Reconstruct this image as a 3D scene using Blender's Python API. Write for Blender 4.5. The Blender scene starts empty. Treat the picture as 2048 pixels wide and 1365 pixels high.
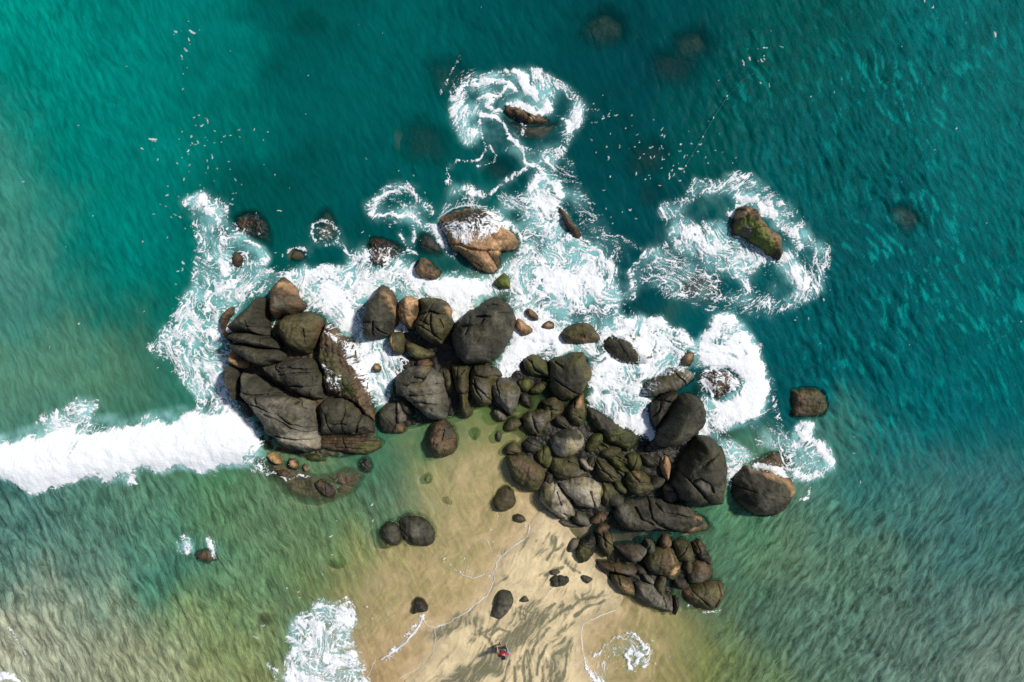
import bpy, math, random
import numpy as np
from mathutils import Vector

# ------------------------------------------------------------------ camera, light, exposure
scene = bpy.context.scene
CAM_H = 39.0            # drone height in metres
FPX = 1365.0            # focal length in pixels of the 2048 px wide photograph
cam_data = bpy.data.cameras.new("camera")
cam_data.sensor_width = 36.0
cam_data.lens = 36.0 * FPX / 2048.0
cam_data.clip_start = 0.5
cam_data.clip_end = 20000.0
cam = bpy.data.objects.new("camera", cam_data)
scene.collection.objects.link(cam)
cam.location = (0, 0, CAM_H)
cam.rotation_euler = (0, 0, 0)
scene.camera = cam

SUN_EL, SUN_AZ = math.radians(49), math.radians(62)     # azimuth clockwise from +Y (north = top of picture)
world = bpy.data.worlds.new("World")
scene.world = world
world.use_nodes = True
wn = world.node_tree
bg = wn.nodes["Background"]
sky = wn.nodes.new("ShaderNodeTexSky")
sky.sky_type = 'NISHITA'
sky.sun_disc = False
sky.sun_elevation = SUN_EL
sky.sun_rotation = SUN_AZ
wn.links.new(sky.outputs[0], bg.inputs[0])
bg.inputs[1].default_value = 0.085
sun_data = bpy.data.lights.new("sun", 'SUN')
sun_data.energy = 4.0
sun_data.angle = math.radians(5.0)
sun_data.color = (1.0, 0.96, 0.9)
sun = bpy.data.objects.new("sun", sun_data)
scene.collection.objects.link(sun)
sd = Vector((math.sin(SUN_AZ) * math.cos(SUN_EL), math.cos(SUN_AZ) * math.cos(SUN_EL), math.sin(SUN_EL)))
sun.rotation_euler = sd.to_track_quat('Z', 'Y').to_euler()
sun.location = (0, -30, 60)
scene.view_settings.view_transform = 'Standard'
scene.view_settings.look = 'None'
scene.view_settings.exposure = 0.0
scene.view_settings.gamma = 1.0
scene.view_settings.use_curve_mapping = False
scene.render.engine = 'CYCLES'
scene.cycles.max_bounces = 6
scene.cycles.transparent_max_bounces = 8
scene.cycles.use_denoising = False

# ------------------------------------------------------------------ helpers
random.seed(7)
G = 0.034                                 # raster step, metres
X0, Y0 = -33.0, -22.4
NX, NY = 1942, 1319
gx = X0 + np.arange(NX) * G
gy = Y0 + np.arange(NY) * G


def w2(pts, z=0.0):
    """pixel of the photograph -> metres on the plane at height z"""
    p = np.asarray(pts, float)
    k = (CAM_H - z) / FPX
    k = np.asarray(k)
    return np.stack([(p[..., 0] - 1024.0) * k, (682.5 - p[..., 1]) * k], -1)


_rng = np.random.RandomState(11)
_perm = _rng.permutation(4096).astype(np.int32)
_ang = _rng.rand(4096) * 2 * np.pi
_gx, _gy = np.cos(_ang).astype(np.float32), np.sin(_ang).astype(np.float32)


def _h(ix, iy, seed):
    return _perm[(_perm[(ix + seed * 131) & 4095] + iy) & 4095]


def perlin(x, y, seed=0):
    xf, yf = np.floor(x), np.floor(y)
    ix, iy = xf.astype(np.int32), yf.astype(np.int32)
    fx, fy = (x - xf).astype(np.float32), (y - yf).astype(np.float32)
    u = fx * fx * fx * (fx * (fx * 6 - 15) + 10)
    v = fy * fy * fy * (fy * (fy * 6 - 15) + 10)
    def g(dx, dy):
        h = _h(ix + dx, iy + dy, seed)
        return _gx[h] * (fx - dx) + _gy[h] * (fy - dy)
    a = g(0, 0); b = g(1, 0); c = g(0, 1); d = g(1, 1)
    return ((a + u * (b - a)) * (1 - v) + (c + u * (d - c)) * v) * 1.5


def fbm(x, y, seed=0, octv=4, gain=0.5):
    s = 0; a = 1.0; t = 0
    for o in range(octv):
        s = s + a * perlin(x * 2 ** o, y * 2 ** o, seed + o * 7)
        t += a; a *= gain
    return s / t * 1.35


def voronoi(x, y, seed):
    """F1, F2 of a jittered grid of unit cells"""
    xf, yf = np.floor(x), np.floor(y)
    ix, iy = xf.astype(np.int32), yf.astype(np.int32)
    fx, fy = (x - xf).astype(np.float32), (y - yf).astype(np.float32)
    f1 = np.full(x.shape, 9.0, np.float32); f2 = f1.copy()
    for dx in (-1, 0, 1):
        for dy in (-1, 0, 1):
            h = _h(ix + dx, iy + dy, seed)
            jx = (h & 63) / 64.0; jy = (h >> 6) / 64.0
            d = (dx + jx - fx) ** 2 + (dy + jy - fy) ** 2
            f2 = np.minimum(f2, np.maximum(f1, d))
            f1 = np.minimum(f1, d)
    return np.sqrt(f1), np.sqrt(f2)


def sstep(a, b, x):
    t = np.clip((x - a) / (b - a), 0, 1)
    return t * t * (3 - 2 * t)


def chaikin(p, n=2, k=.22):
    p = np.asarray(p, float)
    for _ in range(n):
        q = np.roll(p, -1, 0)
        p = np.stack([p * (1 - k) + q * k, p * k + q * (1 - k)], 1).reshape(-1, 2)
    return p


def poly_sdf(X, Y, P):
    """positive inside; also the nearest point on the outline"""
    best = np.full(X.shape, 1e9); nx = np.zeros(X.shape); ny = np.zeros(X.shape)
    ins = np.zeros(X.shape, bool)
    n = len(P)
    for i in range(n):
        ax, ay = P[i]; bx, by = P[(i + 1) % n]
        ex, ey = bx - ax, by - ay
        t = np.clip(((X - ax) * ex + (Y - ay) * ey) / (ex * ex + ey * ey + 1e-12), 0, 1)
        qx, qy = ax + t * ex, ay + t * ey
        d = (X - qx) ** 2 + (Y - qy) ** 2
        m = d < best
        best = np.where(m, d, best); nx = np.where(m, qx, nx); ny = np.where(m, qy, ny)
        if ay != by:
            c = ((ay > Y) != (by > Y)) & (X < (bx - ax) * (Y - ay) / (by - ay) + ax)
            ins ^= c
    d = np.sqrt(best)
    return np.where(ins, d, -d), nx, ny


def line_dist(X, Y, P):
    best = np.full(X.shape, 1e9)
    for (ax, ay), (bx, by) in zip(P[:-1], P[1:]):
        ex, ey = bx - ax, by - ay
        t = np.clip(((X - ax) * ex + (Y - ay) * ey) / (ex * ex + ey * ey + 1e-12), 0, 1)
        best = np.minimum(best, (X - ax - t * ex) ** 2 + (Y - ay - t * ey) ** 2)
    return np.sqrt(best)


def blur(a, r, n=2):
    """box blur, n passes"""
    for _ in range(n):
        for ax in (0, 1):
            p = np.pad(a, [(r + 1, r) if k == ax else (0, 0) for k in (0, 1)], mode='edge')
            c = np.cumsum(p, ax, dtype=np.float64)
            a = ((c[2 * r + 1:] - c[:-2 * r - 1]) if ax == 0 else (c[:, 2 * r + 1:] - c[:, :-2 * r - 1])) / (2 * r + 1)
    return a


def tag(o, label=None, cat=None, group=None, kind=None):
    for k, v in (('label', label), ('category', cat), ('group', group), ('kind', kind)):
        if v: o[k] = v
    return o


def mesh_np(name, V, Q, mat, parent=None, attrs=None, smooth=True):
    me = bpy.data.meshes.new(name)
    Q = np.asarray(Q, np.int32)
    me.vertices.add(len(V)); me.vertices.foreach_set('co', np.asarray(V, np.float32).ravel())
    k = Q.shape[1]
    me.loops.add(Q.size); me.loops.foreach_set('vertex_index', Q.ravel())
    me.polygons.add(len(Q))
    me.polygons.foreach_set('loop_start', np.arange(0, Q.size, k, dtype=np.int32))
    me.polygons.foreach_set('loop_total', np.full(len(Q), k, np.int32))
    if smooth: me.polygons.foreach_set('use_smooth', np.ones(len(Q), bool))
    me.update(calc_edges=True)
    for an, a in (attrs or {}).items():
        if a.ndim == 2:
            at = me.attributes.new(an, 'FLOAT_COLOR', 'POINT')
            at.data.foreach_set('color', np.concatenate([a, np.ones((len(a), 1))], 1).astype(np.float32).ravel())
        else:
            at = me.attributes.new(an, 'FLOAT', 'POINT')
            at.data.foreach_set('value', a.astype(np.float32))
    me.materials.append(mat)
    o = bpy.data.objects.new(name, me)
    scene.collection.objects.link(o)
    if parent is not None: o.parent = parent
    return o


def grid_mesh(name, xs, ys, Z, mat, attrs, keep=None):
    ny, nx = Z.shape
    XX, YY = np.meshgrid(xs, ys)
    V = np.stack([XX.ravel(), YY.ravel(), Z.ravel()], 1)
    I = np.arange(nx * ny).reshape(ny, nx)
    Q = np.stack([I[:-1, :-1], I[:-1, 1:], I[1:, 1:], I[1:, :-1]], -1).reshape(-1, 4)
    at = {k: (a.reshape(-1, 3) if a.ndim == 3 else a.ravel()) for k, a in attrs.items()}
    if keep is not None:
        Q = Q[keep.ravel()]
        used = np.unique(Q)
        re = np.full(nx * ny, -1, np.int32); re[used] = np.arange(len(used))
        Q = re[Q]; V = V[used]; at = {k: a[used] for k, a in at.items()}
    return mesh_np(name, V, Q, mat, attrs=at)


def srgb(c):
    c = np.asarray(c, float) / 255.0
    return np.where(c <= 0.04045, c / 12.92, ((c + 0.055) / 1.055) ** 2.4)


# ------------------------------------------------------------------ materials
def new_mat(name):
    m = bpy.data.materials.new(name); m.use_nodes = True
    nt = m.node_tree
    return m, nt, nt.nodes["Principled BSDF"]


def N(nt, typ, **kw):
    n = nt.nodes.new(typ)
    for k, v in kw.items():
        if k.startswith('i_'):
            n.inputs[k[2:].replace('_', ' ')].default_value = v
        else:
            setattr(n, k, v)
    return n


def rock_material():
    m, nt, b = new_mat('weathered_rock')
    L = nt.links.new
    col = N(nt, 'ShaderNodeAttribute', attribute_name='tint')
    wet = N(nt, 'ShaderNodeAttribute', attribute_name='wet')
    geo = N(nt, 'ShaderNodeNewGeometry')
    n1 = N(nt, 'ShaderNodeTexNoise', i_Scale=3.2, i_Detail=9.0, i_Roughness=0.68)
    n2 = N(nt, 'ShaderNodeTexNoise', i_Scale=11.0, i_Detail=5.0, i_Roughness=0.6)
    v = N(nt, 'ShaderNodeTexVoronoi', i_Scale=2.6)
    for n in (n1, n2, v): L(geo.outputs['Position'], n.inputs['Vector'])
    r1 = N(nt, 'ShaderNodeMapRange', i_From_Min=0.3, i_From_Max=0.7, i_To_Min=0.62, i_To_Max=1.38)
    L(n1.outputs[0], r1.inputs[0])
    r2 = N(nt, 'ShaderNodeMapRange', i_From_Min=0.3, i_From_Max=0.7, i_To_Min=0.8, i_To_Max=1.2)
    L(n2.outputs[0], r2.inputs[0])
    r3 = N(nt, 'ShaderNodeMapRange', i_From_Min=0.05, i_From_Max=0.13, i_To_Min=0.5, i_To_Max=1.0)   # dark pits
    L(v.outputs['Distance'], r3.inputs[0])
    mu = N(nt, 'ShaderNodeMath', operation='MULTIPLY'); L(r1.outputs[0], mu.inputs[0]); L(r2.outputs[0], mu.inputs[1])
    mu2 = N(nt, 'ShaderNodeMath', operation='MULTIPLY'); L(mu.outputs[0], mu2.inputs[0]); L(r3.outputs[0], mu2.inputs[1])
    sc = N(nt, 'ShaderNodeVectorMath', operation='SCALE'); L(col.outputs['Color'], sc.inputs[0]); L(mu2.outputs[0], sc.inputs['Scale'])
    L(sc.outputs[0], b.inputs['Base Color'])
    rr = N(nt, 'ShaderNodeMapRange', i_From_Min=0.0, i_From_Max=1.0, i_To_Min=0.85, i_To_Max=0.32)
    L(wet.outputs['Fac'], rr.inputs[0]); L(rr.outputs[0], b.inputs['Roughness'])
    b.inputs['Specular IOR Level'].default_value = 0.35
    ad = N(nt, 'ShaderNodeMath', operation='MULTIPLY_ADD'); ad.inputs[1].default_value = 0.35
    L(n2.outputs[0], ad.inputs[0]); L(n1.outputs[0], ad.inputs[2])
    bp = N(nt, 'ShaderNodeBump', i_Strength=0.6, i_Distance=0.11)
    L(ad.outputs[0], bp.inputs['Height']); L(bp.outputs[0], b.inputs['Normal'])
    return m


def water_material():
    m, nt, b = new_mat('sea_water')
    L = nt.links.new
    col = N(nt, 'ShaderNodeAttribute', attribute_name='tint')
    al = N(nt, 'ShaderNodeAttribute', attribute_name='cover')
    ch = N(nt, 'ShaderNodeAttribute', attribute_name='chop')
    geo = N(nt, 'ShaderNodeNewGeometry')
    turn = N(nt, 'ShaderNodeAttribute', attribute_name='turn')
    drift = N(nt, 'ShaderNodeAttribute', attribute_name='drift')
    wob = N(nt, 'ShaderNodeTexNoise', i_Scale=0.35, i_Detail=4.0, i_Roughness=0.6)
    L(geo.outputs['Position'], wob.inputs['Vector'])
    wv_ = N(nt, 'ShaderNodeVectorMath', operation='MULTIPLY_ADD'); wv_.inputs[1].default_value = (1.3, 1.3, 0)
    L(wob.outputs['Color'], wv_.inputs[0]); L(geo.outputs['Position'], wv_.inputs[2])
    outs = []
    for ang in (66, -56):                                     # drift lines of bubbles and sediment, two current directions
        mp = N(nt, 'ShaderNodeMapping'); mp.inputs['Rotation'].default_value = (0, 0, math.radians(ang))
        L(wv_.outputs[0], mp.inputs[0])
        st = N(nt, 'ShaderNodeVectorMath', operation='MULTIPLY'); st.inputs[1].default_value = (0.23, 1.0, 1.0)
        L(mp.outputs[0], st.inputs[0])
        n = N(nt, 'ShaderNodeTexNoise', i_Scale=3.6, i_Detail=7.0, i_Roughness=0.66, i_Distortion=0.15)
        L(st.outputs[0], n.inputs['Vector']); outs.append(n.outputs[0])
    mx = N(nt, 'ShaderNodeMix'); L(turn.outputs['Fac'], mx.inputs[0]); L(outs[0], mx.inputs[2]); L(outs[1], mx.inputs[3])
    rg = N(nt, 'ShaderNodeMapRange', i_From_Min=0.37, i_From_Max=0.63, i_To_Min=-1.0, i_To_Max=1.0); L(mx.outputs[0], rg.inputs[0])
    sc = N(nt, 'ShaderNodeMath', operation='MULTIPLY_ADD'); sc.inputs[2].default_value = 1.0
    L(rg.outputs[0], sc.inputs[0]); L(drift.outputs['Fac'], sc.inputs[1])
    vs_ = N(nt, 'ShaderNodeVectorMath', operation='SCALE'); L(col.outputs['Color'], vs_.inputs[0]); L(sc.outputs[0], vs_.inputs['Scale'])
    mu = N(nt, 'ShaderNodeMath', operation='MULTIPLY'); L(mx.outputs[0], mu.inputs[0]); L(ch.outputs['Fac'], mu.inputs[1])
    bp = N(nt, 'ShaderNodeBump', i_Strength=0.8, i_Distance=0.14)
    L(mu.outputs[0], bp.inputs['Height']); L(bp.outputs[0], b.inputs['Normal'])
    L(vs_.outputs[0], b.inputs['Base Color'])
    L(al.outputs['Fac'], b.inputs['Alpha'])
    b.inputs['Roughness'].default_value = 0.25
    b.inputs['IOR'].default_value = 1.33
    b.inputs['Specular IOR Level'].default_value = 0.012
    return m


def foam_material():
    m, nt, b = new_mat('sea_foam')
    L = nt.links.new
    al = N(nt, 'ShaderNodeAttribute', attribute_name='cover')
    geo = N(nt, 'ShaderNodeNewGeometry')
    n = N(nt, 'ShaderNodeTexNoise', i_Scale=9.0, i_Detail=5.0, i_Roughness=0.7)
    L(geo.outputs['Position'], n.inputs['Vector'])
    bp = N(nt, 'ShaderNodeBump', i_Strength=0.5, i_Distance=0.06)
    L(n.outputs[0], bp.inputs['Height']); L(bp.outputs[0], b.inputs['Normal'])
    b.inputs['Base Color'].default_value = (0.86, 0.88, 0.88, 1)
    b.inputs['Roughness'].default_value = 0.9
    b.inputs['Specular IOR Level'].default_value = 0.1
    L(al.outputs['Fac'], b.inputs['Alpha'])
    return m


def sand_material():
    m, nt, b = new_mat('beach_sand')
    L = nt.links.new
    col = N(nt, 'ShaderNodeAttribute', attribute_name='tint')
    geo = N(nt, 'ShaderNodeNewGeometry')
    n = N(nt, 'ShaderNodeTexNoise', i_Scale=1.6, i_Detail=9.0, i_Roughness=0.65)
    n2 = N(nt, 'ShaderNodeTexNoise', i_Scale=40.0, i_Detail=3.0)
    L(geo.outputs['Position'], n.inputs['Vector']); L(geo.outputs['Position'], n2.inputs['Vector'])
    r = N(nt, 'ShaderNodeMapRange', i_From_Min=0.3, i_From_Max=0.7, i_To_Min=0.85, i_To_Max=1.15); L(n.outputs[0], r.inputs[0])
    sc = N(nt, 'ShaderNodeVectorMath', operation='SCALE'); L(col.outputs['Color'], sc.inputs[0]); L(r.outputs[0], sc.inputs['Scale'])
    L(sc.outputs[0], b.inputs['Base Color'])
    ad = N(nt, 'ShaderNodeMath', operation='MULTIPLY_ADD'); ad.inputs[1].default_value = 0.1
    L(n2.outputs[0], ad.inputs[0]); L(n.outputs[0], ad.inputs[2])
    bp = N(nt, 'ShaderNodeBump', i_Strength=0.35, i_Distance=0.1); L(ad.outputs[0], bp.inputs['Height']); L(bp.outputs[0], b.inputs['Normal'])
    b.inputs['Roughness'].default_value = 0.6
    b.inputs['Specular IOR Level'].default_value = 0.12
    return m


def plain(name, c, rough=0.7):
    m, nt, b = new_mat(name)
    geo = N(nt, 'ShaderNodeNewGeometry')
    n = N(nt, 'ShaderNodeTexNoise', i_Scale=25.0, i_Detail=3.0); nt.links.new(geo.outputs['Position'], n.inputs['Vector'])
    r = N(nt, 'ShaderNodeMapRange', i_To_Min=0.75, i_To_Max=1.25); nt.links.new(n.outputs[0], r.inputs[0])
    sc = N(nt, 'ShaderNodeVectorMath', operation='SCALE'); sc.inputs[0].default_value = c
    nt.links.new(r.outputs[0], sc.inputs['Scale']); nt.links.new(sc.outputs[0], b.inputs['Base Color'])
    b.inputs['Roughness'].default_value = rough
    return m


ROCK, WATER, FOAM, SAND = rock_material(), water_material(), foam_material(), sand_material()

# ------------------------------------------------------------------ the rocks, traced in photograph pixels
KIND = {   # base albedo, second albedo, wetness
    'dark': ((.040, .037, .023), (.066, .060, .039), .15),
    'olive': ((.055, .048, .019), (.095, .082, .033), .3),
    'brown': ((.066, .044, .022), (.125, .080, .040), .4),
    'tan': ((.46, .28, .14), (.28, .16, .075), .2),
    'pale': ((.22, .19, .128), (.34, .30, .22), .15),
    'grey': ((.085, .077, .054), (.140, .126, .092), .15),
    'moss': ((.038, .042, .011), (.074, .074, .018), .4),
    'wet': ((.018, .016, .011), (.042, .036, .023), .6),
    'algae': ((.085, .115, .012), (.13, .155, .025), .4),
    'deep': ((.010, .024, .020), (.022, .036, .026), .3),
    'deepgreen': ((.020, .052, .034), (.040, .075, .045), .3),
    'weed': ((.03, .05, .015), (.06, .09, .02), .5),
}
HEAD, SURF, BEACH, UNDER = 'boulders of the rocky point', 'rocks awash in the surf', 'stones on the wet sand', 'rocks under the water'


def P(s):
    a = [float(v) for v in s.replace(',', ' ').split()]
    return [(a[i], a[i + 1]) for i in range(0, len(a), 2)]


ROCKS = []


def R(name, label, h, kind, pts, group=HEAD, cracks=(), zones=(), wash=False, rim=None, auto=1, tilt=(0, 0), parent=None, strata=None, rough=1.0, facets=3, base=None):
    ROCKS.append(dict(name=name, label=label, h=h, kind=kind, pts=P(pts), group=group, cracks=[P(c) for c in cracks],
                      zones=[(k, P(z)) for k, z in zones], wash=wash, rim=rim, auto=auto, tilt=tilt, parent=parent,
                      strata=strata, rough=rough, facets=facets, base=base))


OUT = 'outcrop'
# left outcrop: one thing made of slabs
R('slab', None, 3.3, 'dark', '515,596 534,597 536,623 535,651 537,671 503,667 477,664 462,667 453,651 458,643 479,627 505,607', parent=OUT,
  cracks=['494,641 494,662', '506,616 520,624 534,622', '494,653 520,657 534,656'], zones=[('brown', '448,640 470,628 470,650 452,660')], tilt=(0.02, -0.1), rim=.9)
R('slab', None, 3.1, 'dark', '461,667 477,665 503,668 537,672 558,683 564,698 531,695 495,688 462,683 457,676', parent=OUT, rim=.4, facets=1, cracks=['513,671 520,684'])
R('slab', None, 2.9, 'dark', '460,684 495,689 531,696 562,700 573,708 570,722 556,725 531,730 507,725 485,714 467,708 456,697', parent=OUT, rim=.5, facets=2)
R('slab', None, 2.5, 'dark', '509,730 531,731 562,724 578,720 618,717 634,721 641,738 646,756 646,797 634,799 612,793 586,781 566,773 543,763 525,750', parent=OUT, rim=.8,
  cracks=['560,751 592,748 620,748 642,746', '566,771 596,775 624,774', '624,754 620,772 614,790', '558,736 590,738 628,741', '538,731 562,745'], tilt=(-.03, .05), facets=2)
R('slab', None, 2.2, 'dark', '454,730 471,738 479,746 475,763 474,781 477,797 485,806 467,797 457,777 452,754', parent=OUT, rim=.5, facets=1,
  cracks=['452,740 476,752', '454,758 474,766', '456,772 474,777', '460,786 476,790'])
R('slab', 'large pale lower slab with wavy bedding lines', 2.9, 'grey', '477,742 491,746 515,757 543,770 566,781 588,790 618,798 628,806 634,839 637,867 637,902 604,906 576,899 554,892 547,880 523,867 517,847 505,829 489,809 475,797',
  parent=OUT, rim=1.1, facets=1, tilt=(.0, .06), auto=0,
  cracks=['484,789 506,792 530,791 562,789', '528,772 528,792', '508,794 511,808', '540,791 570,795 590,806 608,824 612,830', '483,806 500,812 526,818 556,832 576,846 600,856 636,862', '530,830 560,842 584,860 610,868 636,870', '545,876 580,881 610,885 636,884'],
  zones=[('dark', '478,742 560,775 600,800 560,800 520,800 485,800'), ('pale', '545,872 590,868 637,872 637,905 600,908 555,892')])
R('slab', None, 1.7, 'dark', '636,809 653,799 683,797 705,803 721,819 736,835 750,851 750,871 717,872 677,871 657,873 642,874 637,859', parent=OUT, rim=1.2,
  cracks=['683,800 690,822 681,848 684,870', '706,806 717,830 712,858 704,868', '650,830 656,860 664,872', '665,850 690,850'])
R('slab', 'low wet ledge in thin layers', .8, 'brown', '638,876 677,874 748,873 768,882 758,899 736,908 697,905 667,903 638,899', parent=OUT, rim=.4, facets=1,
  cracks=['640,882 690,880 760,884', '640,890 700,888 758,893', '670,896 730,899'], zones=[('moss', '700,890 770,880 770,900 720,908')])
R('slab', 'rough brown ridge facing the surf', 1.5, 'brown', '653,643 667,655 681,671 703,678 709,698 713,718 721,740 731,756 734,777 740,795 744,809 750,829 752,859 738,839 721,819 705,803 677,793 650,788 646,756 638,726 634,704 640,682 645,667',
  parent=OUT, rim=.6, rough=1.6, auto=2, zones=[('olive', '640,690 680,720 700,780 690,800 646,770 634,710'), ('moss', '660,752 690,745 715,790 690,800')], wash=True)

R('rock', 'brown shark-tooth rock at the top end of the big slab outcrop', 2.2, 'brown', '556,555 567,560 586,577 594,595 608,605 605,619 588,627 570,627 547,633 539,623 536,605 539,583 546,570', rim=.9,
  zones=[('tan', '548,565 562,560 588,584 584,592 564,574 550,575'), ('grey', '542,590 560,600 580,610 560,622 545,615')])
R('boulder', 'heart-shaped olive boulder wedged against the slab outcrop', 2.3, 'olive', '549,651 554,639 570,629 592,631 614,626 634,632 643,641 642,659 636,678 628,696 616,707 594,704 572,698 560,682 553,669', rim=1.2, auto=1,
  cracks=['607,660 606,690'], zones=[('brown', '618,640 643,640 640,670 626,700 616,690 622,660')], tilt=(.04, 0))
R('rock', 'small rough brown rock on the outer left shoulder of the outcrop', 1.0, 'brown', '456,619 467,617 465,635 455,645 450,659 458,657 462,667 460,682 450,676 444,655 445,631', rough=1.6)
R('rock', 'pinkish rock stuck in the left cleft of the outcrop', 1.6, 'tan', '458,704 471,712 493,722 495,734 479,734 460,726', rough=1.4)
R('stone', 'lone rust-coloured stone in foam right of the brown ridge', .5, 'brown', '745,738 749,728 758,729 763,736 759,744 747,746', SURF, zones=[('tan', '748,730 758,730 758,740 750,740')])
# centre top
R('boulder', 'dark boulder with a tan band down its right edge', 2.4, 'dark', '761,569 775,576 787,592 795,605 797,625 795,645 787,661 775,673 755,677 736,679 722,673 719,655 719,639 722,617 730,602 744,588 749,576', rim=1.4,
  zones=[('tan', '757,578 768,578 778,600 790,625 795,650 788,652 782,625 772,607'), ('brown', '765,575 785,588 797,612 797,640 790,622 778,595'), ('brown', '750,574 764,570 772,578 752,590')], cracks=['747,645 742,668', '752,658 766,668'])
R('rock', 'pitted orange rock squeezed between two dark boulders', 1.7, 'tan', '808,597 821,596 833,603 838,617 836,627 831,639 827,655 817,655 813,647 801,643 798,629 799,615 801,605', rough=2.2, rim=.7,
  zones=[('brown', '798,600 812,600 818,625 812,640 800,640'), ('brown', '826,602 838,615 832,640 824,630')])
R('boulder', 'cracked olive-brown boulder left of the largest boulder', 2.2, 'olive', '834,600 850,596 874,601 894,606 900,621 898,633 906,647 902,663 888,677 886,689 874,689 858,683 846,671 834,663 829,645 838,627 840,617', rim=1.2,
  cracks=['834,630 862,624 896,632', '862,626 862,658 868,672', '832,648 862,666 880,680', '838,640 858,650', '880,640 886,655'], zones=[('tan', '888,608 899,612 898,636 890,628'), ('moss', '836,602 860,600 856,620 840,616'), ('dark', '850,604 882,606 886,626 850,624')])
R('boulder', 'largest egg-shaped grey boulder in the middle of the point', 3.4, 'dark', '955,613 967,602 985,595 999,596 1014,605 1024,621 1029,637 1028,655 1020,675 1009,694 993,716 977,724 957,727 933,731 923,726 914,710 906,691 900,671 904,661 916,647 925,631 937,621 951,619', rim=2.0, rough=.7,
  cracks=['951,634 977,634 1000,628 1024,624', '924,654 937,653 957,651 967,641', '939,634 937,653 930,668', '973,612 987,607 1005,612'], zones=[('grey', '925,690 975,690 985,720 930,728')], tilt=(.0, .05), facets=1, auto=0)
R('rock', 'small half-dome rock below the tan-banded boulder', 1.1, 'olive', '777,677 787,668 803,668 808,677 808,698 803,707 789,706 779,693', zones=[('tan', '777,680 783,674 788,700 784,700')])
R('rock', 'half-moon brown rock beneath the cracked olive-brown boulder', 1.0, 'olive', '811,689 827,687 846,698 868,704 868,714 854,718 836,718 823,711 813,702')
R('rock', 'wrinkled little rock above the layered boulder', .9, 'brown', '835,723 853,719 863,728 858,737 845,738 836,734')
R('rock', 'shaded low rock in the cleft below the largest boulder', .7, 'olive', '870,712 898,710 912,722 906,745 908,765 914,800 905,832 893,806 889,775 884,750', rough=1.3)
R('boulder', 'layered boulder with two deep grooves like a mouth', 2.4, 'grey', '787,758 802,747 817,738 837,735 863,740 875,747 884,758 888,774 889,790 893,804 895,816 891,832 879,839 861,837 842,828 831,816 816,802 806,796 800,800 795,790 789,774', rim=1.1,
  cracks=['810,772 837,766 850,755 858,742', '816,793 845,793 888,788', '826,807 849,806', '850,808 876,811 891,815', '872,769 884,771', '828,755 842,758'], tilt=(.02, .12), zones=[('dark', '787,758 820,738 852,748 836,766 808,775 800,800'), ('moss', '787,758 797,752 800,795 793,788')], facets=1, auto=0)
R('rock', 'tall column-like rock pointing into the green pool', 1.6, 'olive', '900,732 918,730 940,732 940,746 935,784 935,804 944,814 942,830 930,837 918,827 914,813 918,791 909,767 902,746', cracks=['914,734 914,760', '916,788 934,788', '922,750 928,740', '935,800 940,812'], rim=.8)
R('rock', 'fluted brown rock beside the column-like rock', 1.5, 'olive', '946,735 974,733 986,742 997,758 984,770 986,791 984,805 969,813 956,807 944,791 940,774 944,753', cracks=['944,752 975,757 995,748', '948,760 952,780 962,800', '964,788 980,792'], zones=[('grey', '950,760 975,765 980,800 965,808 955,785'), ('dark', '946,736 986,742 990,756 950,750')], rim=.9)
R('rock', 'kite-shaped grey rock above the dark tidal pool', 1.5, 'grey', '984,770 997,763 1014,759 1028,765 1037,776 1037,791 1032,813 1021,831 1011,823 995,805 986,788', zones=[('olive', '986,770 1014,760 1036,775 1030,785 1000,785')], rim=1.0)
R('rock', 'upright dark rock at the left rim of the green pool', 1.0, 'dark', '758,827 773,809 789,805 793,813 793,841 784,864 763,865 758,851', zones=[('moss', '758,828 768,815 770,830 762,845')])
R('rock', 'narrow grey splinter of rock at the green pool rim', .9, 'grey', '794,806 803,809 811,837 797,847 792,837')
R('stone', 'small brown stone at the waterline below the narrow splinter', .5, 'brown', '787,849 798,844 807,851 807,864 784,867')
R('boulder', 'pitted brown egg-shaped boulder standing in the green pool', 1.3, 'brown', '861,858 870,846 884,841 898,846 907,862 911,879 909,897 898,909 881,914 867,911 860,897 855,879', rough=1.8, cracks=['890,883 910,882', '888,862 884,880'], zones=[('dark', '880,850 905,860 905,885 890,880'), ('olive', '868,895 900,895 890,912 870,910')])
R('stone', 'green sunken stone in the bright shallows of the pool', -.12, 'weed', '940,858 954,855 963,865 958,879 951,885 942,872', UNDER, base=-.7)
R('stone', 'small grey stone tucked below the kite-shaped rock', .5, 'grey', '986,823 998,818 1009,827 1011,839 1002,842 991,834')
R('stone', 'thin dark oval stone on the pale inlet edge', .25, 'dark', '991,869 997,862 1003,869 1001,885 993,883', BEACH)
# right of centre, small ones in foam
R('stone', 'small brown leaf-shaped rock in the foam right of the largest boulder', .5, 'brown', '1051,621 1061,618 1071,627 1077,637 1073,642 1063,637 1054,630', SURF, zones=[('tan', '1052,622 1062,620 1068,632 1060,634')])
R('stone', 'orange rock touching the right side of the largest boulder', .7, 'tan', '1031,643 1040,637 1051,649 1067,657 1063,667 1047,671 1038,663 1031,655', SURF, rough=1.4)
R('stone', 'small reddish rock with a white foam dot', .4, 'brown', '1081,655 1087,648 1097,642 1107,647 1108,657 1099,659', SURF, zones=[('tan', '1082,652 1096,645 1106,650 1100,658')])
R('rock', 'mossy loaf-shaped rock with a rusty lower edge in the white water', 1.1, 'olive', '1121,667 1134,653 1154,646 1174,646 1188,654 1200,669 1201,681 1186,687 1158,687 1136,687 1128,681 1123,673', SURF, rim=.9, rough=1.3, zones=[('brown', '1126,678 1160,674 1200,672 1200,688 1140,688'), ('tan', '1150,678 1180,676 1180,684 1155,684')])
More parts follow.
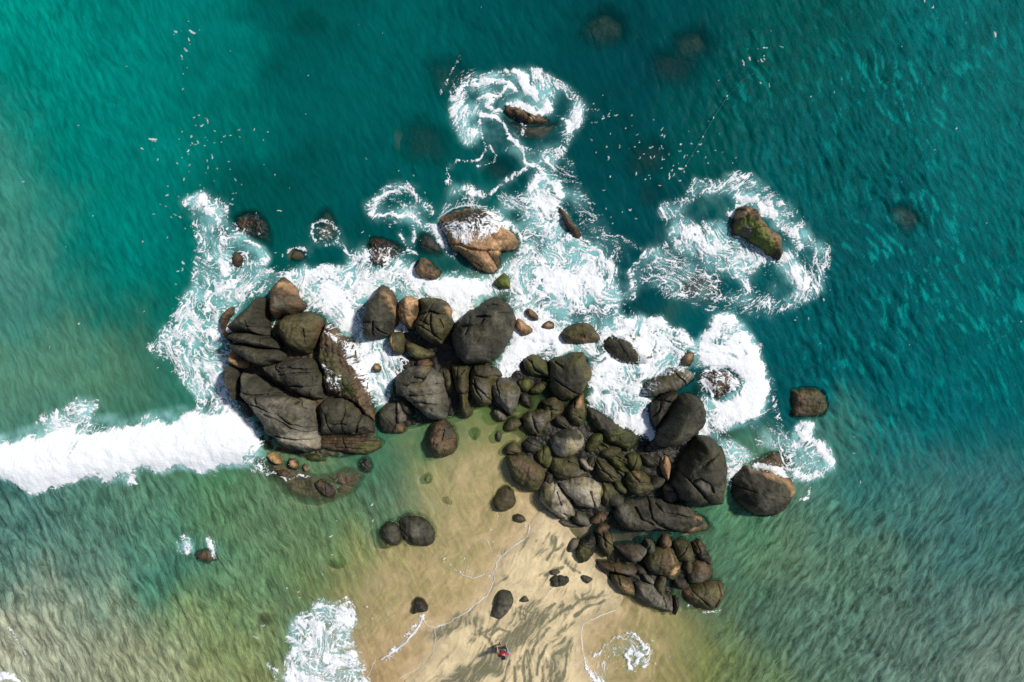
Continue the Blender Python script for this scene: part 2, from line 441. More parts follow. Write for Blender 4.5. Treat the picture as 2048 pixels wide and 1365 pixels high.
R('boulder', 'olive boulder split by a thin white line, foam over its right end', .9, 'olive', '1203,685 1214,675 1231,670 1255,669 1281,675 1301,687 1311,701 1311,717 1297,732 1273,730 1247,726 1223,717 1210,703', SURF, rim=1.2, wash=True, zones=[('brown', '1280,680 1311,700 1308,720 1290,730 1276,720'), ('dark', '1212,690 1255,680 1270,700 1270,722 1230,716')])
R('rock', 'mossy green rock with a pinkish corner at the foam edge', 1.0, 'moss', '1047,721 1065,713 1079,717 1091,726 1098,742 1097,754 1079,752 1061,750 1051,740', cracks=['1063,722 1070,740 1086,750'], zones=[('brown', '1048,720 1062,715 1060,735 1052,738')])
R('stone', 'small bright moss-covered stone above the dark tidal pool', .6, 'moss', '1034,764 1047,758 1059,760 1060,772 1055,784 1044,782')
R('stone', 'greenish wedge of rock between two mossy rocks', .7, 'moss', '1061,778 1079,766 1095,762 1093,774 1079,786 1065,788')
R('boulder', 'big square-shouldered mossy boulder facing the breaking foam', 1.9, 'olive', '1099,724 1111,719 1138,713 1146,709 1166,709 1172,728 1182,740 1182,758 1170,774 1164,788 1142,800 1127,804 1111,788 1099,772 1103,748', rim=1.0, cracks=['1112,724 1126,736'], zones=[('moss', '1108,716 1146,708 1168,708 1170,725 1130,722 1104,728'), ('dark', '1110,730 1160,735 1175,760 1150,785 1110,770')], tilt=(.0, -.03))
R('rock', 'yellow-brown ridge below the square-shouldered boulder', 1.0, 'olive', '1136,819 1150,798 1166,782 1169,798 1168,827 1164,853 1150,847 1138,835', rough=1.5, auto=3, zones=[('tan', '1152,800 1164,790 1164,812 1154,815')])
R('boulder', 'dark rough boulder edged by the toothed foam line', 1.1, 'moss', '1170,802 1194,814 1217,835 1235,853 1267,865 1281,867 1283,883 1267,907 1251,909 1243,899 1217,885 1205,869 1190,855 1176,839 1170,824', rim=.9, rough=1.3, zones=[('dark', '1170,802 1200,815 1240,855 1220,870 1180,840')])
R('boulder', 'long grey rock with foam trickling over its top', 1.2, 'grey', '1281,779 1296,763 1318,750 1340,738 1364,736 1391,746 1393,758 1378,770 1357,783 1320,789 1308,796 1291,792', SURF, rim=.8, wash=True, zones=[('olive', '1283,778 1310,755 1345,740 1390,748 1350,765')])
R('stone', 'small brown rock in the white water behind the long grey rock', .7, 'brown', '1364,724 1369,712 1378,703 1391,709 1389,721 1383,732 1369,730', SURF, zones=[('tan', '1368,716 1378,706 1388,712 1378,724')], rough=1.5)
R('rock', 'brown rock almost drowned by white wash beside the splash', .22, 'brown', '1395,743 1424,734 1453,736 1478,753 1487,770 1461,787 1434,806 1415,787 1395,767', SURF, wash=True, rim=1.2)
R('rock', 'dark wet rock under the left edge of the smooth oval boulder', 1.3, 'wet', '1306,808 1323,794 1345,787 1359,792 1340,816 1320,845 1318,860 1308,845 1301,825', cracks=['1325,800 1318,820 1310,835'], rough=1.3)
R('boulder', 'smooth uncracked oval boulder above the crowned boulder', 3.0, 'dark', '1342,816 1357,799 1374,793 1393,794 1410,808 1417,828 1417,847 1407,866 1386,879 1364,891 1342,898 1318,891 1316,876 1323,850', rim=1.6, rough=.5, facets=1, auto=0)
R('boulder', 'large flat-sided boulder with long diagonal grooves', 2.8, 'dark', '1396,874 1414,876 1435,886 1444,899 1454,900 1460,930 1461,983 1458,1015 1444,1020 1414,1019 1387,1013 1361,997 1347,974 1341,965 1356,944 1359,927 1372,904', rim=1.2, rough=.7, facets=2, auto=0,
  cracks=['1403,934 1421,920 1444,904', '1366,941 1379,958 1400,987 1426,1011', '1366,927 1384,907', '1389,964 1402,958 1416,966 1426,984', '1392,975 1412,995'], zones=[('grey', '1390,965 1415,965 1428,1005 1405,985')])
R('stone', 'orange sliver of rock in the dark cleft', .9, 'tan', '1322,920 1329,914 1336,918 1340,934 1340,958 1335,962 1328,948 1323,934', rough=.8)
R('stone', 'round dark stone below the orange sliver', 1.1, 'dark', '1328,981 1333,971 1344,973 1354,987 1352,1001 1342,1005 1331,999', zones=[('tan', '1328,982 1334,971 1342,973 1332,990')])
R('boulder', 'isolated round boulder with a tan collar at the right end of the point', 2.0, 'dark', '1485,934 1497,929 1516,944 1538,949 1557,951 1572,963 1596,963 1601,983 1594,996 1590,1018 1575,1034 1550,1040 1520,1036 1490,1018 1475,1000 1466,980 1467,955', rim=1.5,
  zones=[('tan', '1495,926 1540,945 1575,960 1600,960 1603,990 1590,1000 1580,970 1540,958 1505,945'), ('wet', '1466,960 1485,938 1490,960 1486,1010 1472,1000'), ('brown', '1490,1005 1530,1030 1580,1025 1560,1045 1500,1030')])  # the 'wet' zone paints shade onto the steep left side
R('rock', 'tan shelf rock drowned in foam above the isolated round boulder', .2, 'brown', '1498,927 1520,912 1550,905 1580,912 1592,932 1562,950 1520,945', SURF, wash=True, zones=[('tan', '1500,930 1560,940 1570,950 1510,945')])
R('rock', 'brown weedy rock just breaking the surface at far right', .42, 'olive', '1582,779 1608,776 1640,779 1657,794 1657,825 1637,837 1598,837 1584,833', SURF, rough=1.3, zones=[('brown', '1586,790 1620,788 1625,825 1595,832')], rim=.9, facets=-2)
# middle of the point
R('boulder', 'cracked slab-like boulder left of the round tan-topped boulder', 1.3, 'olive', '1045,833 1063,825 1085,820 1081,810 1091,800 1109,792 1122,810 1127,825 1101,839 1091,859 1079,873 1063,869 1049,855', cracks=['1073,827 1101,820 1125,822', '1101,821 1101,838', '1063,831 1071,855 1077,872', '1085,812 1100,815'], zones=[('grey', '1050,835 1095,825 1090,860 1075,870')], rim=.8)
R('boulder', 'smooth round boulder with a bare sandy-tan top', 1.6, 'pale', '1101,881 1107,871 1122,863 1148,859 1164,871 1168,887 1162,901 1148,913 1130,916 1114,911 1105,897', rim=1.0, rough=.5, facets=1, auto=0, zones=[('dark', '1100,885 1107,868 1148,855 1170,875 1166,890 1130,876')], tilt=(0, .12))  # the dark zone paints shade onto the boulder's upper side
R('boulder', 'olive boulder under the round tan-topped boulder', 1.1, 'olive', '1107,912 1122,914 1142,914 1156,926 1170,938 1178,954 1152,958 1132,960 1118,958 1107,948 1101,936', cracks=['1136,924 1150,928 1162,938', '1150,945 1166,940'], zones=[('grey', '1145,935 1175,945 1170,957 1145,952')])
R('stone', 'small pale chip of rock among dark boulders', .9, 'pale', '1158,922 1168,920 1186,934 1182,942 1170,936')
R('boulder', 'pale angular block with a straight lower edge', 1.6, 'pale', '1120,966 1130,960 1158,958 1182,961 1196,970 1201,980 1201,998 1200,1018 1178,1018 1158,1013 1150,998 1134,990 1124,978', rim=.8, tilt=(0, .1), cracks=['1182,985 1190,1014'], facets=2, auto=0)
R('boulder', 'pale tongue-shaped boulder with a light grey tip beside the sand', 1.3, 'pale', '1083,978 1093,962 1111,970 1126,986 1142,1007 1149,1025 1146,1037 1136,1037 1126,1041 1107,1025 1091,1013 1081,1000', rim=.8, cracks=['1112,972 1106,986 1098,990', '1128,1028 1136,1036', '1114,986 1122,1010'], tilt=(-.03, .08), zones=[('olive', '1083,978 1095,964 1108,980 1108,1020 1090,1010')], auto=0)
R('boulder', 'brown wedge boulder sloping into the sandy inlet', 1.2, 'olive', '1014,914 1035,913 1053,914 1069,928 1089,946 1087,962 1079,982 1065,986 1049,980 1033,968 1024,950 1016,934', rim=.9, rough=1.4, zones=[('brown', '1018,918 1050,918 1080,945 1070,965 1040,950'), ('moss', '1040,965 1080,970 1066,986 1048,980')])
R('stone', 'low green-grey stone above the brown wedge boulder', .6, 'olive', '1006,903 1016,891 1027,887 1041,899 1039,907 1020,909')
R('rock', 'low mossy rock between the wedge boulder and the tan-topped boulder', .5, 'moss', '1071,909 1091,890 1103,895 1107,911 1101,934 1091,938 1078,924')
R('rock', 'long narrow olive rock lying diagonally in the middle rocks', 1.2, 'olive', '1188,918 1203,918 1217,932 1235,950 1233,962 1223,968 1207,958 1194,940', cracks=['1194,922 1210,944 1226,960'], rim=.5)
R('rock', 'mossy rock shelf with thin parallel ridges', .75, 'moss', '1160,850 1185,856 1215,888 1245,912 1280,910 1312,932 1302,958 1262,945 1248,962 1236,945 1205,915 1180,915 1165,885', cracks=['1180,870 1215,902 1250,925 1290,930', '1190,885 1225,915 1260,935', '1170,870 1195,905'], strata=(-35, .45), rough=1.4, rim=.4)
R('rock', 'crooked dark rock beneath the pale angular block', .6, 'olive', '1205,965 1222,970 1240,965 1246,985 1236,1000 1220,1020 1206,1012 1204,985', rough=1.4)
R('boulder', 'olive boulder with a yellow top left of the dark cleft', 1.3, 'olive', '1254,948 1263,942 1278,943 1293,953 1310,973 1310,983 1294,987 1273,990 1259,981 1250,965', cracks=['1262,944 1268,955 1278,963', '1260,966 1285,966 1305,968'], rim=.7, zones=[('tan', '1262,945 1276,945 1282,955 1270,956')])
R('rock', 'small wet rock touching the tip of the pale tongue-shaped boulder', .5, 'grey', '1146,1037 1155,1024 1168,1033 1181,1044 1175,1055 1155,1048')
R('rock', 'small curled brown rock right of the tongue tip', .5, 'brown', '1181,1040 1196,1026 1212,1031 1210,1042 1194,1048 1183,1046')
R('stone', 'flat grey ledge of stone half buried in sand', .2, 'grey', '1112,1042 1130,1040 1150,1050 1166,1056 1150,1059 1128,1054', BEACH)
R('boulder', 'long tapering boulder with an orange right tip', 1.5, 'dark', '1227,1013 1238,999 1275,997 1296,994 1324,994 1338,1006 1358,1006 1387,1022 1407,1036 1431,1057 1433,1067 1423,1073 1391,1080 1349,1069 1312,1066 1278,1066 1249,1062 1233,1045 1226,1027', rim=1.0,
  cracks=['1301,1003 1303,1037 1320,1052 1349,1068', '1314,1012 1326,1027 1356,1031 1400,1048', '1274,1020 1285,1040 1305,1050', '1324,1048 1340,1062', '1238,1005 1230,1040'], zones=[('tan', '1398,1040 1412,1042 1416,1050 1402,1050'), ('tan', '1385,1074 1410,1062 1430,1058 1430,1072 1395,1082'), ('grey', '1232,1015 1265,1015 1280,1050 1255,1058'), ('brown', '1240,1045 1275,1050 1270,1064 1250,1062')], auto=0)
R('rock', 'upright finger of rock beside the wet glistening stone', 1.0, 'olive', '1196,1068 1205,1063 1216,1066 1225,1084 1225,1105 1216,1119 1207,1103 1199,1088', cracks=['1206,1068 1212,1095'], rim=.5)
R('boulder', 'black-green wet stone glistening on the sand', .8, 'wet', '1153,1095 1166,1075 1179,1070 1192,1075 1194,1092 1192,1110 1177,1125 1161,1132 1153,1123', BEACH, rough=2.2, zones=[('moss', '1155,1100 1180,1090 1185,1110 1160,1128')])
R('stone', 'smooth grey stone leaning on the glistening wet stone', .4, 'grey', '1135,1095 1144,1076 1159,1077 1157,1092 1146,1108 1137,1107', BEACH, rough=.6)
R('rock', 'wedge of pale-brown rock facing the dark water channel', 1.2, 'grey', '1229,1093 1251,1093 1278,1093 1295,1096 1293,1108 1278,1123 1265,1123 1247,1110', tilt=(0, .1), zones=[('brown', '1240,1100 1285,1102 1275,1120 1262,1118')])
R('boulder', 'olive and orange broken boulder in the lower right group', 1.3, 'olive', '1289,1123 1300,1103 1317,1097 1333,1099 1344,1097 1350,1116 1366,1132 1366,1149 1350,1167 1331,1156 1313,1152 1300,1143', rough=1.5, rim=.8, zones=[('tan', '1338,1098 1348,1105 1350,1130 1344,1128'), ('tan', '1342,1140 1364,1136 1362,1152 1350,1160'), ('brown', '1325,1110 1345,1110 1345,1150 1328,1150')])
R('rock', 'rounded olive rock under the orange-tipped boulder', 1.1, 'olive', '1348,1084 1366,1081 1381,1090 1390,1112 1385,1125 1370,1125 1355,1119 1350,1099', rough=.8)
R('rock', 'small dark craggy rock at the seaward corner of the lower group', .7, 'brown', '1383,1086 1400,1080 1408,1096 1404,1108 1392,1106', rough=1.8)
R('rock', 'thin tilted slab with a sharp left point above the sand', 1.1, 'brown', '1196,1124 1216,1127 1273,1133 1275,1145 1265,1160 1247,1149 1221,1143 1205,1136', rim=.5, tilt=(0, .15), zones=[('grey', '1240,1140 1272,1140 1264,1158 1248,1150')], facets=1)
R('stone', 'small pale splinter in the gap of the lower group', .6, 'grey', '1280,1143 1287,1143 1306,1160 1306,1168 1291,1160')
R('boulder', 'yellow-green rock at the sand edge left of the long slab', .8, 'olive', '1223,1149 1238,1145 1256,1158 1267,1171 1273,1198 1256,1191 1238,1178 1225,1165', cracks=['1232,1150 1240,1170', '1244,1176 1260,1174'], zones=[('tan', '1240,1165 1262,1175 1266,1192 1245,1180')])
R('boulder', 'long grey slab slanting down to the green shallows', 1.0, 'grey', '1267,1163 1287,1163 1309,1174 1326,1191 1344,1198 1347,1220 1344,1229 1322,1222 1291,1204 1273,1196', rim=.7, rough=1.3, cracks=['1328,1192 1330,1222'])
R('stone', 'narrow dark end piece of the long grey slab', .7, 'wet', '1345,1196 1353,1198 1356,1211 1353,1229 1347,1229')
R('rock', 'dark two-toned rock above the ringed round boulder', .9, 'brown', '1372,1143 1388,1123 1410,1121 1423,1143 1423,1158 1403,1169 1381,1169', zones=[('grey', '1378,1152 1420,1148 1415,1164 1385,1166')])
R('rock', 'dark rock spur reaching into the green water', .6, 'wet', '1392,1098 1405,1095 1418,1114 1425,1134 1412,1126 1398,1116', rough=1.5)
R('boulder', 'ringed round boulder at the bottom right corner of the point', 1.1, 'olive', '1368,1185 1381,1176 1399,1169 1423,1165 1443,1165 1451,1182 1447,1204 1432,1222 1412,1224 1388,1213 1375,1200', rim=.9, cracks=['1386,1186 1400,1198 1416,1210', '1412,1172 1407,1192', '1440,1168 1443,1195 1430,1215'], zones=[('tan', '1368,1185 1382,1178 1384,1195 1390,1210 1376,1200'), ('brown', '1442,1166 1451,1180 1446,1205 1432,1220 1436,1195')])
# on the sand
R('rock', 'rounded grey stone pile member with a block top on the sand', .5, 'dark', '1098,1155 1110,1148 1122,1149 1139,1153 1141,1167 1131,1176 1106,1176 1098,1163', BEACH, cracks=['1102,1165 1125,1164', '1115,1150 1117,1174', '1130,1153 1132,1170'], rough=1.5)
R('stone', 'flat stone lying on the upper left of the blocky beach stone', .55, 'grey', '1097,1141 1115,1138 1123,1146 1108,1152', BEACH)
R('stone', 'dark triangular stone in the sand pointing left', .3, 'dark', '1156,1148 1172,1151 1188,1158 1175,1172 1164,1160', BEACH)
R('boulder', 'smooth grey kidney-shaped boulder alone on the sand', .7, 'grey', '995,1185 1007,1178 1022,1182 1028,1197 1027,1211 1017,1226 1007,1241 998,1246 983,1238 982,1226 988,1211 988,1199', BEACH, rim=.7, zones=[('dark', '995,1183 1025,1182 1028,1205 1015,1200 1000,1205 990,1215')])
R('stone', 'small triangular stone with sand ridges trailing from it', .25, 'grey', '1034,1202 1050,1186 1063,1202 1062,1207 1037,1207', BEACH)
R('boulder', 'smooth brown boulder standing alone in the sandy inlet', .8, 'olive', '984,1002 996,980 1010,970 1020,972 1027,986 1033,1005 1025,1021 1010,1028 992,1023', BEACH, rim=.7, rough=.8, zones=[('brown', '995,985 1020,980 1022,1010 1000,1015')])
R('stone', 'low flat stone just below the brown inlet boulder', .2, 'olive', '1024,1031 1035,1028 1047,1033 1054,1043 1039,1049 1027,1043', BEACH)
R('stone', 'jagged black stone with a foam tail on the swash', .5, 'wet', '829,1196 847,1201 856,1214 853,1226 838,1226 826,1236 826,1222', BEACH, rough=2.5)
R('boulder', 'smaller left boulder of the touching pair in the shallows', .6, 'dark', '765,1064 775,1048 794,1053 799,1077 791,1090 775,1090 765,1074', BEACH)
R('boulder', 'larger right boulder of the touching pair in the shallows', .8, 'dark', '797,1045 812,1035 836,1038 854,1048 864,1064 860,1085 847,1092 831,1088 810,1082 799,1067', BEACH, rim=.8, cracks=['806,1068 816,1078'], zones=[('grey', '810,1055 840,1055 845,1075 820,1075')])
R('rock', 'yellow weedy rock under water beside the touching pair', -.1, 'weed', '748,1060 762,1050 766,1080 790,1093 778,1102 756,1098', UNDER, base=-.8)
R('stone', 'small dark weedy stone off the green pool', .02, 'weed', '846,955 855,946 865,955 862,969 850,970', UNDER, base=-.5, rough=2)
R('stone', 'green weed-covered stone under clear shallow water', -.06, 'weed', '884,995 896,992 907,1005 903,1015 889,1010', UNDER, base=-.5, rough=2)
# below the outcrop
R('stone', 'bright orange stone under the outcrop foot', .5, 'tan', '531,912 543,906 558,912 564,926 556,932 543,926', SURF, rough=1.8)
R('stone', 'yellow blocky stone next to the orange stone', .4, 'olive', '576,920 588,919 597,928 594,944 578,936', SURF, zones=[('tan', '578,922 592,922 592,936 580,934')])
R('stone', 'reddish-brown flat stone below the yellow blocky stone', .2, 'brown', '549,940 570,938 582,946 572,956 556,954', SURF)
R('stone', 'tiny tan stone right of the yellow blocky stone', .2, 'tan', '604,934 612,928 618,940 610,946', SURF)
R('rock', 'long mossy ledge stone at the foot of the outcrop', .25, 'moss', '604,912 622,904 641,912 653,922 637,924 616,922', SURF)
R('rock', 'double brown rock out in the murky shallows below the outcrop', .3, 'brown', '628,967 641,960 661,967 675,983 671,999 651,995 633,981', SURF, cracks=['648,964 650,992'], zones=[('wet', '655,968 675,985 668,997 655,985')])
R('rock', 'square dark rock awash right of the layered ledge', .15, 'wet', '715,922 725,914 740,916 744,934 736,948 717,942', SURF, rough=1.6)
R('rock', 'broad brown reef rock under the murky water', -.03, 'brown', '495,905 540,912 600,930 640,950 700,930 735,950 715,985 650,1015 590,1005 540,965', UNDER, base=-.9, rough=1.1, rim=1.2)
# up the surf
R('boulder', 'large tan boulder with dark foam-streaked upper half', 1.5, 'tan', '876,437 895,426 917,416 950,413 972,416 992,428 1003,452 1014,455 1032,472 1038,487 1027,501 1005,501 1002,518 994,536 983,547 955,536 928,514 904,494 898,483 884,461 877,448', SURF, rim=1.0, wash=True, facets=2, auto=0,
  cracks=['900,485 939,497 972,504 1010,498', '974,505 985,518 992,532', '945,520 962,530'], zones=[('brown', '874,440 915,412 975,412 1000,440 985,460 950,470 920,460 885,455'), ('wet', '900,425 960,415 975,440 950,465 920,450'), ('brown', '975,502 1005,500 1000,525 985,520')])
R('rock', 'brown speckled block rock left of the large tan boulder', 1.0, 'brown', '838,514 854,518 869,534 880,538 879,551 871,560 851,556 832,547 827,536', SURF, rim=.6, rough=1.7, zones=[('tan', '832,532 850,540 874,552 850,555 832,546'), ('wet', '838,514 868,532 876,540 850,535')])
R('rock', 'bright moss-topped rock below the large tan boulder', .8, 'algae', '983,567 996,558 1007,545 1018,556 1021,578 999,575', SURF)
R('rock', 'dark sunken rock with foam threads left of the tan boulder', -.07, 'wet', '829,476 843,461 867,465 882,483 895,505 889,514 867,516 834,509 827,492', UNDER, base=-1.2, rim=.8)
R('rock', 'brown rock awash under foam at the left of the surf', .3, 'brown', '733,483 742,472 761,476 785,483 810,490 810,501 785,518 768,536 748,536 737,518 737,501', SURF, wash=True, rough=2, zones=[('wet', '755,478 808,492 800,505 760,500')])
R('boulder', 'dark sunken boulder at the upper left of the surf', .18, 'wet', '463,435 482,419 509,415 531,433 542,459 548,496 537,496 509,479 489,474 467,459', SURF, base=-1.5, rough=1.8, wash=True, zones=[('brown', '463,435 490,425 510,450 490,470 468,458')])
R('stone', 'brown rock inside a foam ring near the upper left surf', .3, 'brown', '463,509 476,505 487,518 482,534 463,536', SURF, rough=1.6)
R('rock', 'brown sunken rock between two foam rings', -.05, 'brown', '575,512 586,494 608,501 616,516 601,525 579,523', UNDER, base=-1)
R('boulder', 'pale green sunken boulder inside a small foam ring', -.3, 'olive', '621,448 643,415 664,410 684,448 678,479 656,492 627,485', UNDER, base=-1.6, zones=[('pale', '628,455 660,450 670,475 640,485')])
R('rock', 'rusty crescent rock in the topmost foam swirl', .7, 'brown', '1003,223 1014,205 1027,208 1042,212 1056,224 1080,229 1097,234 1100,243 1080,247 1058,245 1031,238 1014,231', SURF, rim=.5, rough=2.0, zones=[('tan', '1055,230 1085,236 1080,245 1058,242')])
R('boulder', 'sunken brown boulder under the rusty crescent rock', -.15, 'brown', '1000,234 1030,240 1060,246 1100,242 1125,240 1110,268 1085,285 1050,285 1025,268', UNDER, base=-1.8)
R('rock', 'thin brown sliver rock in the upper foam stream', .5, 'brown', '1113,405 1122,410 1140,440 1160,460 1163,480 1150,478 1135,455 1118,425', SURF, rim=.3)
R('boulder', 'mossy boot-shaped rock alone in the right-hand foam', 1.4, 'brown', '1470,429 1478,415 1497,411 1514,417 1524,432 1531,444 1548,456 1565,466 1568,483 1569,509 1562,519 1545,514 1524,495 1497,479 1473,471 1467,458 1470,442', SURF, rim=.9, rough=1.6,
  zones=[('algae', '1478,445 1500,432 1520,445 1545,475 1562,510 1548,512 1525,490 1500,475 1480,465'), ('grey', '1484,450 1500,444 1512,465 1505,475 1488,468'), ('tan', '1470,428 1480,416 1500,413 1505,425 1478,438')])
for s in ((1203, 62, 50, 'deepgreen', 'yellowish sunken boulder near the top edge, left of its darker twin', -0.32), (1385, 92, 46, 'deepgreen', 'mottled olive sunken boulder near the top edge, right of its yellowish twin', -0.42),
          (1345, 140, 54, 'deep', 'blackish sunken boulder below the mottled olive one', -0.47), (1815, 440, 42, 'deep', 'dark sunken boulder alone in the right-hand sea', -0.27),
          (1290, 318, 54, 'deep', 'dark sunken rock under scattered foam flecks', -0.54), (893, 150, 50, 'deep', 'dark sunken reef left of the topmost swirl', -.45),
          (855, 290, 58, 'deep', 'dark sunken reef below left of the topmost swirl', -.55), (995, 345, 36, 'deep', 'dark sunken rock between the foam loops', -.5),
          (1398, 575, 44, 'brown', 'brown sunken rock under net-like foam right of centre', -.3), (532, 1236, 17, 'brown', 'reddish sunken stone in the green lower-left shallows', -.2),
          (430, 812, 24, 'olive', 'olive sunken rock in foam at the left of the outcrop', -.2), (1300, 390, 36, 'deep', 'faint sunken rock below the foam flecks', -.75),
          (622, 62, 36, 'deep', 'very faint dark sunken rock in the upper left sea', -.9), (672, 1130, 17, 'weed', 'faint weedy stone in the lower-left shallows', -.25),
          (660, 555, 10, 'wet', None, 0)):
    if s[4]:
        rr_ = np.random.RandomState(int(s[0]))
        q = []
        for a in range(11):
            t = a / 11 * 2 * math.pi; rad = s[2] * (0.95 + .45 * rr_.rand())
            q.append('%.1f,%.1f' % (s[0] + rad * math.cos(t), s[1] + rad * math.sin(t) * .85))
        R('rock', s[4], s[5], s[3], ' '.join(q), UNDER, base=s[5] - 1.6, rough=.8, rim=s[2] / 35 * 1.6)
R('rock', 'red-brown rock with foam horns in the lower-left water', .12, 'brown', '388,1108 410,1098 430,1104 434,1120 411,1127 392,1121', SURF, rough=1.5)

# smaller blocks wedged in the joints of the pile
for x_, y_, q_, kd, hh, lb in (
    (1066, 892, 17, 'dark', .7, 'small dark block right of the low green-grey stone'), (1098, 958, 14, 'wet', .6, 'black wet stone behind the pale tongue-shaped boulder'),
    (1196, 986, 17, 'olive', .8, 'olive stone pressed against the right side of the pale angular block'), (1228, 1000, 18, 'dark', .8, 'dark block above the left end of the tapering boulder'),
    (1240, 975, 15, 'moss', .7, 'mossy stone below the long narrow diagonal rock'), (1296, 922, 20, 'wet', .7, 'black wet block left of the orange sliver of rock'),
    (1312, 968, 18, 'dark', .9, 'dark block left of the round dark stone in the cleft'), (1308, 893, 16, 'wet', .6, 'black wet stone under the lower tip of the smooth oval boulder'),
    (1205, 1058, 13, 'brown', .4, 'brown stone at the sandy end of the dark channel'), (1283, 1140, 13, 'dark', .7, 'dark stone behind the pale splinter of the lower group'),
    (1322, 1172, 19, 'olive', .7, 'olive block above the long grey slab'), (1362, 1168, 16, 'dark', .6, 'dark stone at the upper left of the ringed round boulder'),
    (1376, 1134, 16, 'olive', .7, 'olive block between the broken orange boulder and the two-toned rock'), (1300, 1096, 15, 'dark', .8, 'dark stone above the broken orange boulder'),
    (1332, 1086, 14, 'brown', .6, 'brown stone just under the tapering boulder'), (1026, 850, 16, 'olive', .5, 'olive stone at the mouth of the dark tidal pool'),
    (1124, 846, 17, 'dark', .8, 'dark block above the round tan-topped boulder'), (1190, 885, 20, 'moss', .8, 'mossy block left of the ridged rock shelf'),
    (1222, 905, 18, 'olive', .8, 'olive block in the middle of the ridged rock shelf'), (1268, 925, 17, 'moss', .8, 'mossy block at the right end of the ridged rock shelf'),
    (1180, 930, 15, 'dark', .8, 'dark splinter block beside the small pale chip'), (1240, 1160, 10, 'dark', .5, 'little dark stone at the sand edge of the thin tilted slab'),
    (918, 700, 17, 'dark', .8, 'dark block under the left edge of the largest boulder'), (985, 745, 14, 'dark', .8, 'dark stone in the cleft right of the fluted rock'),
    (890, 812, 15, 'wet', .6, 'black wet stone right of the layered boulder'), (812, 815, 15, 'dark', .7, 'dark stone under the lower left of the layered boulder'),
    (1052, 800, 15, 'wet', .4, 'black wet stone in the dark tidal pool')):
    rr_ = np.random.RandomState(int(x_ * 7 + y_))
    a0 = rr_.rand() * 3.14; el_ = rr_.uniform(.48, .75)
    q = []
    for a in range(7):
        t = (a + rr_.uniform(-.25, .25)) / 7 * 2 * math.pi; rad = q_ * rr_.uniform(.9, 1.4)
        ux, uy = rad * math.cos(t), rad * math.sin(t) * el_
        q.append('%.1f,%.1f' % (x_ + ux * math.cos(a0) - uy * math.sin(a0), y_ + ux * math.sin(a0) + uy * math.cos(a0)))
    R('stone', lb, hh, kd, ' '.join(q), rough=1.2, rim=.5)
R('shade_or_foot_bed', 'dark bed added for the shade between the central boulders above the green pool', .16, 'wet', '780,660 905,640 930,700 1000,735 1060,715 1100,750 1090,785 1050,790 1035,815 1010,835 985,815 945,820 925,830 905,835 860,850 800,860 760,868 755,830 785,790 780,740 800,715 770,690', rough=1.15, rim=.4, facets=0, auto=3)  # low dark beds added to stand in for shadow in the boulder gaps
R('shade_or_foot_bed', 'dark bed added for the shade between the boulders of the middle right', .16, 'wet', '1020,905 1050,880 1050,840 1090,795 1140,800 1170,800 1220,840 1280,870 1330,862 1400,878 1430,900 1430,1000 1345,1010 1300,1000 1235,1000 1225,1040 1180,1052 1140,1045 1085,985 1050,980 1030,940', rough=1.15, rim=.4, facets=0, auto=3)
R('shade_or_foot_bed', 'dark bed added for the shade within the lower right group', .16, 'wet', '1200,1085 1230,1090 1300,1092 1350,1080 1395,1085 1420,1120 1430,1165 1390,1185 1350,1170 1345,1195 1290,1195 1230,1160 1205,1130 1220,1115', rough=1.15, rim=.4, facets=0, auto=3)
R('shade_or_foot_bed', 'brown low wet rock lining the foot of the outcrop', .16, 'brown', '455,670 470,660 560,640 640,640 700,690 745,790 755,870 765,900 690,915 600,915 520,900 470,800 450,740', rough=1.15, rim=.4, facets=0, auto=2)

# ------------------------------------------------------------------ turn each rock into a height field on the raster
HR = np.full((NY, NX), -9.0, np.float32)      # height of the highest rock
WASH = np.zeros((NY, NX), bool)
RG = 0.027                                    # rock mesh step
rock_geo = []


def size0(p):
    return float(np.ptp(p, axis=0).max())


